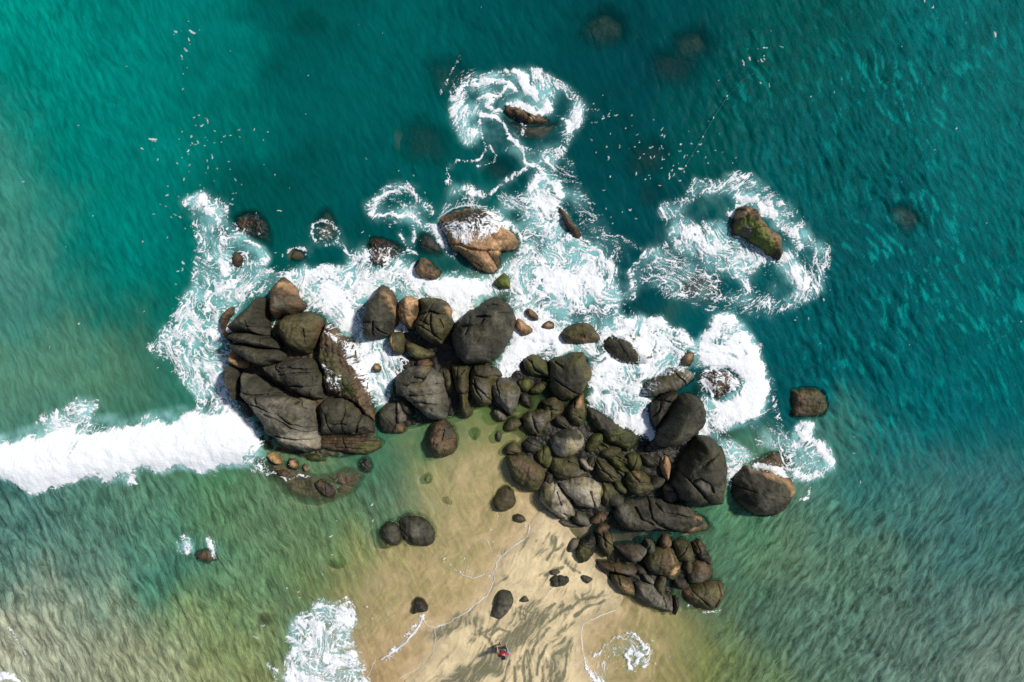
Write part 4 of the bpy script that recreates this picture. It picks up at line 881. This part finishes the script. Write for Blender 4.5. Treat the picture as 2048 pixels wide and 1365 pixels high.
# ------------------------------------------------------------------ sea surface
CP = '''50,50,0,138,125 250,60,0,122,112 400,40,0,118,110 120,180,0,130,118 250,250,0,124,114 450,250,0,106,98 600,60,0,84,80 700,200,0,92,90 850,60,0,90,88 780,330,0,84,82 1000,60,0,78,80
1150,200,0,70,72 1300,150,0,62,68 1250,250,0,68,72 1400,250,0,80,78 1350,30,0,72,74 1600,100,0,82,78 1700,250,0,88,88 1950,100,0,98,98 2000,350,0,100,100 1800,500,0,88,92 1950,600,0,94,96 1750,700,0,88,92 1980,800,0,94,98 1850,850,6,100,104
1250,430,0,70,75 1200,330,0,72,75 1600,350,0,84,85 1650,600,0,84,88 1580,720,0,84,88 600,350,0,86,82 680,420,0,78,78 560,400,0,80,76
0,330,70,138,120 60,450,44,130,116 20,520,80,132,118 50,620,58,125,112 200,450,0,124,112 300,500,0,112,104 200,600,8,116,104 80,700,72,128,108 300,640,0,104,92 130,760,88,132,102 30,770,100,135,105 220,740,90,125,95 300,780,48,112,94 40,830,60,115,105 250,820,58,112,94
100,1050,84,122,110 20,1000,70,112,105 300,1000,88,128,104 200,990,76,118,100 450,1000,66,120,84 480,1080,104,134,96 200,1150,96,130,112 350,1170,40,112,100 20,1120,84,122,110 100,1250,150,154,130 300,1300,150,154,122 30,1330,165,165,140 400,1230,124,144,88 480,1300,138,144,96 600,1150,108,138,90 520,1200,90,130,98 700,1130,118,146,82 640,1060,88,128,88 560,1020,100,122,94 680,1010,100,128,86
800,930,66,126,86 790,960,52,122,104 740,1000,70,118,96 960,850,118,148,76 900,900,126,150,80 850,870,40,95,85 830,1180,165,155,100 1480,1100,94,132,96 1440,1030,80,135,100 1600,1000,84,122,104 1700,1150,84,118,100 1900,1200,80,110,100 1950,985,62,106,106 1800,955,52,108,104 1980,890,20,100,102 1700,960,50,108,100 1860,1030,70,112,104 1600,1250,84,114,98 2000,1330,108,128,114 1800,1330,92,118,104 1400,1300,118,140,72 1500,1330,102,122,86 1300,1290,148,142,86 1650,1080,80,115,95 1560,1130,98,120,88 1480,1200,60,112,98 2020,1100,64,108,100
90,300,0,120,108 75,225,0,126,114 60,750,70,125,105 180,800,60,118,98 960,1000,208,186,132 900,1000,168,168,108 860,1110,168,165,104 930,1200,198,180,126 810,1230,196,172,122 780,1310,206,174,126 900,1330,190,165,115 960,930,150,155,90 1040,960,165,155,105 750,1200,150,145,92 1240,1290,160,150,95 1070,810,8,24,26 1310,1082,15,40,42 1255,1078,28,52,50 1335,950,10,20,18 1100,900,70,95,55'''
cp = np.array([[float(v) for v in q.split(',')] for q in CP.split()])
wx_ = stretch(-33, 33, .08, 6000); wy_ = stretch(-22.4, 22.4, .08, 6000)
WX, WY = np.meshgrid(wx_, wy_)
# colour of the water (depth, suspended sand, rock shadow painted dark into pools): smooth blend of the sampled waters
cgx = np.linspace(-33, 33, 441); cgy = np.linspace(-22.4, 22.4, 301)
CX, CY = np.meshgrid(cgx, cgy)
CXw, CYw = CX + 2.4 * fbm(CX * .22, CY * .22, 51, 6, .64), CY + 2.6 * fbm(CX * .30, CY * .18, 52, 6, .64)
cw = w2(cp[:, :2]); cl = srgb(cp[:, 2:])
num = np.zeros(CX.shape + (3,)); den = np.zeros(CX.shape)
for q, c in zip(cw, cl):
    r2 = (CXw - q[0]) ** 2 + (CYw - q[1]) ** 2
    wgt = np.exp(-r2 / 6.0) + .01 / (r2 + 3.0) ** 1.5
    num += wgt[..., None] * c; den += wgt
CG = num / den[..., None]


def bilin(A, xs, ys):
    fx = np.clip((xs - cgx[0]) / (cgx[1] - cgx[0]), 0, len(cgx) - 1.001); fy = np.clip((ys - cgy[0]) / (cgy[1] - cgy[0]), 0, len(cgy) - 1.001)
    ix, iy = fx.astype(int), fy.astype(int); tx, ty = fx - ix, fy - iy
    if A.ndim == 3: tx, ty = tx[..., None], ty[..., None]
    return (A[iy, ix] * (1 - tx) + A[iy, ix + 1] * tx) * (1 - ty) + (A[iy + 1, ix] * (1 - tx) + A[iy + 1, ix + 1] * tx) * ty


WC = bilin(CG, WX, WY)
inside = (np.abs(WX) < 36) & (np.abs(WY) < 25)
FIN = np.ones(WX.shape)


def aniso(ang, lu, lv, seed, octv=3):
    a = math.radians(ang); c, s = math.cos(a), math.sin(a)
    x = WX + .6 * fbm(WX * .22, WY * .22, seed + 60, 2); y = WY + .6 * fbm(WX * .22, WY * .22, seed + 61, 2)
    return fbm((x * c + y * s) / lu, (-x * s + y * c) / lv, seed, octv, .55)


wA = aniso(-64, 1.5, .42, 110, 4); wB = aniso(54, 1.3, .40, 120, 4); wC = aniso(82, 1.6, .7, 130, 3)
px_, py_ = WX / KP + 1024, 682.5 - WY / KP
mB = sstep(1250, 1500, px_) * sstep(850, 1050, py_)
ridge = (.4 - np.abs(wA)) * (1 - mB) + (.4 - np.abs(wB)) * mB
swell = (wA * (1 - mB) + wB * mB) * .75 + wC * .35
SHR = nearest_raster(HR, wx_, wy_, -9)
SH, _, _ = (None, None, None)
szw = np.full(WX.shape, -4.5)
m = (WX > -14) & (WX < 16) & (WY < -2) & (WY > -60)
szw[m] = sand_height(WX[m], WY[m])[0]
szw = np.where(WY < -60, -.5, szw)
floor = np.maximum(szw, np.where(SHR < 0.0, SHR, -9))
depth = np.maximum(0.02 - floor, 0)
calm = np.clip(depth / .9, .06, 1)
Dw = nearest_raster(D, wx_, wy_, 0)
patchy = np.clip(.7 + 1.0 * fbm(WX * .13, WY * .13, 131, 4), .15, 1.6)
amp = (.045 + .085 * sstep(1350, 1750, px_) * (1 - .3 * sstep(900, 1000, py_)) + .085 * sstep(900, 1050, py_)) * calm * patchy
bulge = blur(np.clip(Dw, 0, 1.3), 4, 2) * inside
amp = amp * (1 - .7 * np.clip(bulge, 0, 1))
WZ = amp * (swell * 1.3 + .5 * ridge) * inside + .16 * np.clip(bulge - .55, 0, 1) * calm
WZ += .42 * (1 - sstep(6, 70, line_dist(WX, WY, w2(P('-60,925 60,925 250,905 430,880 500,890'))) / KP)) * inside
WZ = WZ + .012
# milky aerated water round the foam, veils of bubbles and drifting sand, painted sky glints on crests
aerb = np.clip(blur(np.clip(Dw, 0, 1), 3, 2) * .98, 0, 1) * sstep(.0, .6, blur(np.clip(Dw, 0, 1), 3, 2) + .35 * fbm(WX * .8, WY * .8, 141, 4))
aerb = np.maximum(aerb, np.clip(.45 + .8 * fbm(WX * .7, WY * .7, 142, 4), 0, .8) * (1 - sstep(4, 28, line_dist(WX, WY, w2(P('-60,893 60,872 140,850 280,848 400,825 470,815'))) / KP)))
aer = np.clip(aerb * (.35 + 1.3 * np.clip(fbm(WX * .9 + swell * .4, WY * .9, 140, 4) + .42, 0, 1)), 0, .80) * inside
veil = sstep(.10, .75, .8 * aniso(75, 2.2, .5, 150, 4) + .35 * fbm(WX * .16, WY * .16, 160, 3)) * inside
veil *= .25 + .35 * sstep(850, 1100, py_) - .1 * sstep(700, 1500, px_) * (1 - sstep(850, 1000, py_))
thin = sstep(.16, .42, aniso(-64, 1.25, .34, 151, 4)) * (.35 + .65 * sstep(-.2, .35, fbm(WX * .12, WY * .12, 152, 2))) * sstep(1350, 1750, px_ + 250 * fbm(WX * .1, WY * .1, 153, 3)) * (1 - sstep(850, 980, py_)) * inside  # lighter teal streaks painted in for sky reflections on right-hand wave crests
EXPO = .90
WCn = WC * (1 + .16 * np.clip(fbm(WX * .3, WY * .3, 170, 4), -1, 1))[..., None]
milk = np.array([.36, .66, .66]); murk = np.array([.25, .36, .25])
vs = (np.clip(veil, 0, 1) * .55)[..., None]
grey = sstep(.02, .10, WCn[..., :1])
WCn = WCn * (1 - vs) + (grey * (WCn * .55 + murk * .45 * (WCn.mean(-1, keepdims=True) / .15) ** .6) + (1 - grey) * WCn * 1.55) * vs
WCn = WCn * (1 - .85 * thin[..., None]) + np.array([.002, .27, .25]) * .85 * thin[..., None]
WCn = WCn * (1 - aer[..., None]) + milk * aer[..., None]
cover = 1 - np.exp(-depth * 1.5)
cover = np.clip(cover * (1 + .0 * depth), 0, .985)
cover = np.where(depth > 2.0, np.minimum(1, cover + .1), cover)
wu, wv = WX + 1.6 * fbm(WX * .3, WY * .3, 157, 4), WY + 1.6 * fbm(WX * .3, WY * .3, 158, 4)
wisp = np.clip(.45 + .9 * fbm((wu * .5 + wv * .87) * .45, (-wu * .87 + wv * .5) * 2.4, 155, 4, .6) + .55 * fbm(wu * .45, wv * .45, 156, 4), 0, 1)
cover = np.maximum(cover, np.clip(sstep(.0, .12, depth) * (.10 + .60 * wisp), 0, .62) * inside * sstep(-.9, -.45, szw))
cover = np.clip(np.maximum(cover, aer * .9 * sstep(0, .2, depth)), 0.02, 1)
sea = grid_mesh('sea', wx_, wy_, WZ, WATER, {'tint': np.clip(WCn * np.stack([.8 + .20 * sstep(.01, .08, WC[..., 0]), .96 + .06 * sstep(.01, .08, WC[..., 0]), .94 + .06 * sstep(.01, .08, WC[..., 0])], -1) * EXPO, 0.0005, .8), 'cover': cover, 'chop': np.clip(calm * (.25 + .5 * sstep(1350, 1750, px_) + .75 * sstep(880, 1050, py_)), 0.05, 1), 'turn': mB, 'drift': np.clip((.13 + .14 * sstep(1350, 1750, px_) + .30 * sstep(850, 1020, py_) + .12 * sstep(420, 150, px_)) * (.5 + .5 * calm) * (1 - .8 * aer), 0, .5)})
tag(sea, 'teal sea turning grey-green and sandy towards the beach', 'sea', kind='structure')

# ------------------------------------------------------------------ foam sheet with real holes
XX, YY = np.meshgrid(gx, gy)
Dn = D * 1.0
far_ = blur((D > .3).astype(np.float32), 13, 2)
D = np.maximum(D, np.clip(.42 * far_ * (1 + 1.0 * fbm(XX * .5, YY * .5, 431, 3)), 0, .30) * (far_ > .02))
mask = D > .02
x, y = XX[mask], YY[mask]
ax, ay = x.copy(), y.copy()
for (cx_, cy_, rr_, th) in ((1035, 235, 4.2, 1.5), (1500, 490, 5.0, -1.2), (800, 425, 2.4, 1.2), (1265, 1312, 2.4, 2.4), (490, 500, 2.6, -1.1), (1450, 780, 3.0, 1.1), (1390, 570, 2.6, 1.0), (1620, 910, 2.4, -1.0)):
    q = w2((cx_, cy_)); dx, dy = ax - q[0], ay - q[1]
    a = th * np.exp(-(dx * dx + dy * dy) / (rr_ * rr_ * .5))
    ca_, sa_ = np.cos(a), np.sin(a)
    ax, ay = q[0] + dx * ca_ - dy * sa_, q[1] + dx * sa_ + dy * ca_
e_ = .04
for st_ in range(4):                           # drawn out along the swirling currents
    for fr, am in ((.42, .21), (1.25, .065)):
        p0 = perlin(ax * fr, ay * fr, 401); px1 = perlin((ax + e_) * fr, ay * fr, 401); py1 = perlin(ax * fr, (ay + e_) * fr, 401)
        ax, ay = ax + am * (py1 - p0) / (e_ * fr) * .55, ay - am * (px1 - p0) / (e_ * fr) * .55
n3 = perlin(ax * 2.3, ay * 2.3, 403); n4 = perlin(ax * 2.3, ay * 2.3, 404)
n5 = perlin(ax * 6, ay * 6, 405); n6 = perlin(ax * 6, ay * 6, 406)
wxp = ax + .20 * n3 + .06 * n5; wyp = ay + .20 * n4 + .06 * n6
lace = 0; fil = 0
for sc_, wg, sd0, th in ((1.05, .30, 1, .06), (.52, .36, 2, .075), (.26, .34, 3, .10)):
    f1, f2 = voronoi(wxp / sc_, wyp / sc_, sd0 * 17)
    ed = np.exp(-(f2 - f1) / th)
    lace = lace + wg * ed
fine = fbm(x * 8, y * 8, 410, 2)
patch = fbm(ax * .7, ay * .7, 420, 4, .6)
lace = lace + .07 * fine + .10 * patch
o = np.argsort(lace); rank = np.empty(len(lace)); rank[o] = np.linspace(0, 1, len(lace))
big_ = fbm(x * .45, y * .45, 432, 4, .6)
dl = np.clip(D[mask] * (1.05 + .60 * patch + .42 * big_) + .03, 0, 1.8)
dl = np.where(dl < 1, dl ** 1.45, dl)
dl = np.where(dl < 1, dl * sstep(.02, .30, D[mask] * (1 + .9 * fine + .9 * patch)), dl)
u_ = rank - (1 - dl)
cov = np.clip(.88 * sstep(.0, .17, u_ - .03) + .26 * sstep(-.35, .40, u_) * np.clip(dl * 1.3, 0, 1), 0, 1)
cov = np.maximum(cov, sstep(.98, 1.3, dl))
tone = .76 + .24 * sstep(-.25, .35, .6 * fine + fbm(ax * 2.2, ay * 2.2, 433, 3))
cov = cov * (tone + (1 - tone) * sstep(.95, 1.25, dl))
COV = np.zeros((NY, NX)); COV[mask] = cov
COV = np.maximum(COV, SOL)
wz_fine = bilin_w = None
# water height on the fine raster
fx = (gx - wx_[26]) / .08; fy = (gy - wy_[26]) / .08
ix = np.clip(fx.astype(int) + 26, 0, len(wx_) - 2); iy = np.clip(fy.astype(int) + 26, 0, len(wy_) - 2)
tx = (gx - wx_[ix]) / (wx_[ix + 1] - wx_[ix]); ty = ((gy - wy_[iy]) / (wy_[iy + 1] - wy_[iy]))[:, None]
Wf = (WZ[np.ix_(iy, ix)] * (1 - tx) + WZ[np.ix_(iy, ix + 1)] * tx) * (1 - ty) + (WZ[np.ix_(iy + 1, ix)] * (1 - tx) + WZ[np.ix_(iy + 1, ix + 1)] * tx) * ty
ms = (XX > -14) & (XX < 16) & (YY < -2) & (COV > 0.03)
Sf = np.full((NY, NX), -4.5); Sf[ms] = sand_height(XX[ms], YY[ms])[0] + .02
thick = .008 + .035 * np.clip(blur(COV, 1, 1), 0, 1) * np.clip(D * 2, 0, 1)
FZ = np.maximum(Wf, Sf) + thick
over = HR > FZ - .02
FZ = np.where(over & WASH, HR + .03, FZ)
COV = np.where(over & ~WASH, 0, COV)
COVd = COV
keep = np.maximum(np.maximum(COVd[:-1, :-1], COVd[1:, 1:]), np.maximum(COVd[1:, :-1], COVd[:-1, 1:])) > .07
rough_f = np.zeros((NY, NX)); big = blur(np.clip(D, 0, 1.3), 3, 1) > .5
rough_f[big] = (.07 - .03 * sstep(.9, 1.15, D[big])) * fbm(XX[big] * 1.5, YY[big] * 1.5, 430, 4)
FZ += rough_f * (~over)
foam = grid_mesh('sea_foam', gx, gy, FZ, FOAM, {'cover': np.clip(COVd, 0, 1)}, keep=keep)
tag(foam, 'white surf foam swirling round the rocks and along the beach', 'foam', kind='stuff')
print('foam quads', keep.sum(), 'water', WZ.size)

# ------------------------------------------------------------------ rock meshes
outcrop = bpy.data.objects.new('rock_outcrop', None)
scene.collection.objects.link(outcrop)
oc = w2((600, 790)); outcrop.location = (oc[0], oc[1], 0)
tag(outcrop, 'big slabby rock outcrop at the left end of the point', 'rock outcrop', HEAD)
ntri = 0
for r, (XX_, YY_, Z, sd_, qx, qy, base, size) in zip(ROCKS, rock_geo):
    ny, nx = Z.shape
    valid = sd_ > -RG * 1.6
    Xs = np.where(sd_ > 0, XX_, qx); Ys = np.where(sd_ > 0, YY_, qy)
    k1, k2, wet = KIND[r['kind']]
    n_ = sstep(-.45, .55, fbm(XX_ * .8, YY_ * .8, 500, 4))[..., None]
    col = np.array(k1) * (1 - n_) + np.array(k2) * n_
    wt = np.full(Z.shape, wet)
    col = col * (1 + .5 * sstep(.10, .55, fbm(XX_ * .55 + 9, YY_ * .55, 550, 4)))[..., None]          # bleached patches
    st_ = sstep(.12, .45, fbm(XX_ * 1.5, YY_ * 1.5 + 4, 560, 5, .62)) * .5 + .45 * sstep(.30, .5, fbm(XX_ * 4.2, YY_ * 4.2, 570, 4, .6))
    col = col * (1 - np.clip(st_, 0, .75))[..., None]                                                  # lichen and weed stains
    al_ = (sstep(.15, .5, fbm(XX_ * .7, YY_ * .7, 580, 4)) * .5)[..., None]
    col = col * (1 - al_) + col * np.array([1.08, 1.02, .62]) * al_
    zw = .12 * fbm(XX_ * 1.7, YY_ * 1.7, 510, 4); zw2 = .12 * fbm(XX_ * 1.7, YY_ * 1.7, 520, 4)
    for kn, zp in r['zones']:
        Pz = chaikin(w2(zp, max(r['h'], 0) * .8), 1)
        s_, _, _ = poly_sdf(XX_ + zw, YY_ + zw2, Pz)
        a1, a2, zwet = KIND[kn]
        mz = sstep(-.10, .16, s_ + .12 * fbm(XX_ * 4, YY_ * 4, 530, 3))[..., None]
        col = col * (1 - mz) + (np.array(a1) * (1 - n_) + np.array(a2) * n_) * mz
        wt = wt * (1 - mz[..., 0]) + zwet * mz[..., 0]
    # a ragged band soaked by the sea just above the water line
    if r['group'] != UNDER:
        soak = sstep(.35, .05, Z + .25 * fbm(XX_ * 2, YY_ * 2, 540, 3))
        col = col * (1 - .45 * soak[..., None]); wt = np.maximum(wt, .8 * soak)
    I = np.full(Z.shape, -1, np.int32); I[valid] = np.arange(valid.sum())
    q = np.stack([I[:-1, :-1], I[:-1, 1:], I[1:, 1:], I[1:, :-1]], -1).reshape(-1, 4)
    q = q[(q >= 0).all(1) & (np.maximum.reduce([sd_[:-1, :-1], sd_[1:, 1:], sd_[1:, :-1], sd_[:-1, 1:]]).ravel() > 0)]
    c3 = w2(np.mean(r['pts'], 0), max(r['h'], 0) * .3)
    V = np.stack([Xs[valid], Ys[valid], Z[valid]], 1)
    org = np.array([oc[0], oc[1], 0]) if r['parent'] else np.array([c3[0], c3[1], base])
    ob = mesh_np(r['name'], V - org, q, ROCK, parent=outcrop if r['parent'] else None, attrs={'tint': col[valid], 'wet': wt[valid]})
    ntri += 2 * len(q)
    if r['parent']:
        if r['label']: ob['label'] = r['label']
    else:
        ob.location = org
        tag(ob, r['label'], r['name'].replace('_', ' '), r['group'])
print('rock tris', ntri, len(ROCKS))

# ------------------------------------------------------------------ rope with floats on the water
def tube(name, pts, rad, mat, parent=None, seg=6):
    V, F = [], []
    pts = [Vector(p) for p in pts]
    for i, p in enumerate(pts):
        t = (pts[min(i + 1, len(pts) - 1)] - pts[max(i - 1, 0)]).normalized()
        a = t.orthogonal().normalized(); b = t.cross(a)
        rr = rad[i] if isinstance(rad, (list, tuple)) else rad
        for k in range(seg):
            an = 2 * math.pi * k / seg
            V.append(p + (a * math.cos(an) + b * math.sin(an)) * rr)
    for i in range(len(pts) - 1):
        for k in range(seg):
            F.append((i * seg + k, i * seg + (k + 1) % seg, (i + 1) * seg + (k + 1) % seg, (i + 1) * seg + k))
    return mesh_np(name, np.array([tuple(v) for v in V]), F, mat, parent)


rope_m = plain('rope_fibre', (.08, .18, .14)); float_m = plain('float_plastic', (.75, .75, .7), .4)
rp = [tuple(w2(q)) + (.16,) for q in P('1508,148 1480,165 1454,194 1440,216 1425,238 1412,262 1404,276 1388,302 1372,330 1361,348')]
rope = tube('float_line', rp, .006, rope_m)
tag(rope, 'thin rope with tiny floats on the dark water at upper right', 'rope')
for q in ((1452, 195), (1425, 238), (1404, 276), (1370, 334)):
    p_ = w2(q)
    fl = tube('float', [(p_[0], p_[1] - .06, .18), (p_[0], p_[1] - .03, .18), (p_[0], p_[1] + .03, .18), (p_[0], p_[1] + .06, .18)], [.008, .03, .03, .008], float_m, rope, 8)

# ------------------------------------------------------------------ the person on the sand
skin_m, red_m, hair_m, short_m, blue_m = plain('skin', (.45, .27, .18)), plain('red_cotton', (.42, .02, .05)), plain('black_hair', (.012, .010, .010), .5), plain('dark_shorts', (.02, .02, .035)), plain('blue_cloth', (.10, .42, .75))
foot = w2((1007, 1285))
zs = float(sand_height(np.array([[foot[0]]]), np.array([[foot[1]]]))[0][0, 0]) + .0


def skinned(name, joints, edges, mat, parent=None, sub=2):
    me = bpy.data.meshes.new(name)
    me.from_pydata([j[:3] for j in joints], edges, [])
    o = bpy.data.objects.new(name, me); scene.collection.objects.link(o)
    mod = o.modifiers.new('skin', 'SKIN')
    for i, j in enumerate(joints):
        sv = me.skin_vertices[0].data[i]; r_ = j[3]
        sv.radius = (r_ if isinstance(r_, tuple) else (r_, r_)); sv.use_root = (i == 0)
    ss = o.modifiers.new('smooth', 'SUBSURF'); ss.levels = sub; ss.render_levels = sub
    me.materials.append(mat)
    for p_ in me.polygons: p_.use_smooth = True
    if parent is not None: o.parent = parent
    return o


person = bpy.data.objects.new('person', None); scene.collection.objects.link(person)
person.location = (foot[0], foot[1], zs); person.rotation_euler = (0, 0, math.radians(12))
tag(person, 'dark-haired person in a red top standing alone on the wet sand', 'person')
body = skinned('body', [(0, 0, .92, (.15, .11)), (0, .0, 1.15, (.13, .10)), (0, .0, 1.36, (.17, .10)), (0, .01, 1.47, .06), (0, .02, 1.56, .075), (0, .03, 1.65, .095), (0, .03, 1.72, .07),
                        (-.10, 0, .86, .10), (-.13, .10, .48, .062), (-.14, .02, .10, .045), (-.15, .14, .035, .04),
                        (.10, 0, .86, .10), (.12, -.06, .48, .062), (.13, -.16, .10, .045), (.14, -.05, .035, .04),
                        (-.21, 0, 1.39, .062), (-.30, .08, 1.13, .045), (-.28, .24, .95, .035), (-.27, .30, .90, .03),
                        (.21, 0, 1.39, .062), (.33, -.10, 1.20, .045), (.46, -.20, 1.02, .035), (.50, -.24, .97, .03)],
               [(0, 1), (1, 2), (2, 3), (3, 4), (4, 5), (5, 6), (0, 7), (7, 8), (8, 9), (9, 10), (0, 11), (11, 12), (12, 13), (13, 14), (2, 15), (15, 16), (16, 17), (17, 18), (2, 19), (19, 20), (20, 21), (21, 22)], skin_m, person)
skinned('red_top', [(0, 0, .93, (.165, .125)), (0, 0, 1.15, (.15, .12)), (0, 0, 1.38, (.185, .118)), (0, .0, 1.45, .10), (-.22, 0, 1.385, .08), (-.27, .05, 1.24, .07), (.22, 0, 1.385, .08), (.32, -.05, 1.31, .068)],
        [(0, 1), (1, 2), (2, 3), (2, 4), (4, 5), (2, 6), (6, 7)], red_m, person)
skinned('shorts', [(0, 0, .90, (.17, .13)), (-.10, .0, .84, .118), (-.12, .06, .62, .095), (.10, 0, .84, .118), (.115, -.035, .62, .095)], [(0, 1), (1, 2), (0, 3), (3, 4)], short_m, person)
skinned('hair', [(0, .01, 1.69, .108), (0, .015, 1.74, .085), (0, -.06, 1.60, .085), (0, -.09, 1.46, .07)], [(0, 1), (0, 2), (2, 3)], hair_m, person)
for sx_, hand, dirv in ((-1, (-.27, .30, .90), Vector((.02, .8, -.5))), (1, (.50, -.24, .97), Vector((.5, -.4, -.6)))):
    dirv.normalize(); side = dirv.cross(Vector((0, 0, 1))).normalized()
    for k, (off, ln) in enumerate(((-.026, .075), (-.009, .088), (.009, .083), (.026, .065))):
        b0 = Vector(hand) + side * off
        skinned('finger', [tuple(b0) + (.010,), tuple(b0 + dirv * ln * .6) + (.009,), tuple(b0 + dirv * ln + Vector((0, 0, -.015))) + (.007,)], [(0, 1), (1, 2)], skin_m, body, 1)
    b0 = Vector(hand) - dirv * .03 + side * .03 * sx_
    skinned('thumb', [tuple(b0) + (.011,), tuple(b0 + dirv * .03 + side * .03 * sx_) + (.010,), tuple(b0 + dirv * .06 + side * .035 * sx_) + (.008,)], [(0, 1), (1, 2)], skin_m, body, 1)
for ex in (-.032, .032):
    skinned('eye', [(ex, .118, 1.655, .011), (ex, .122, 1.655, .008)], [(0, 1)], hair_m, body, 1)
skinned('nose', [(0, .115, 1.64, .014), (0, .135, 1.615, .013)], [(0, 1)], skin_m, body, 1)
skinned('mouth', [(-.022, .112, 1.585, .007), (.022, .112, 1.585, .007)], [(0, 1)], red_m, body, 1)
# the blue cloth bag on the person's right
bag = skinned('cloth_bag', [(0, 0, 0, (.12, .07)), (.01, .01, .20, (.14, .08)), (.02, .02, .36, (.10, .05)), (-.02, .01, .50, .02), (-.10, .0, .64, .016)], [(0, 1), (1, 2), (2, 3), (3, 4)], blue_m)
bag.location = (foot[0] + .26, foot[1] - .02, zs + .86)
tag(bag, 'light blue cloth bag slung beside the person in the red top', 'bag')
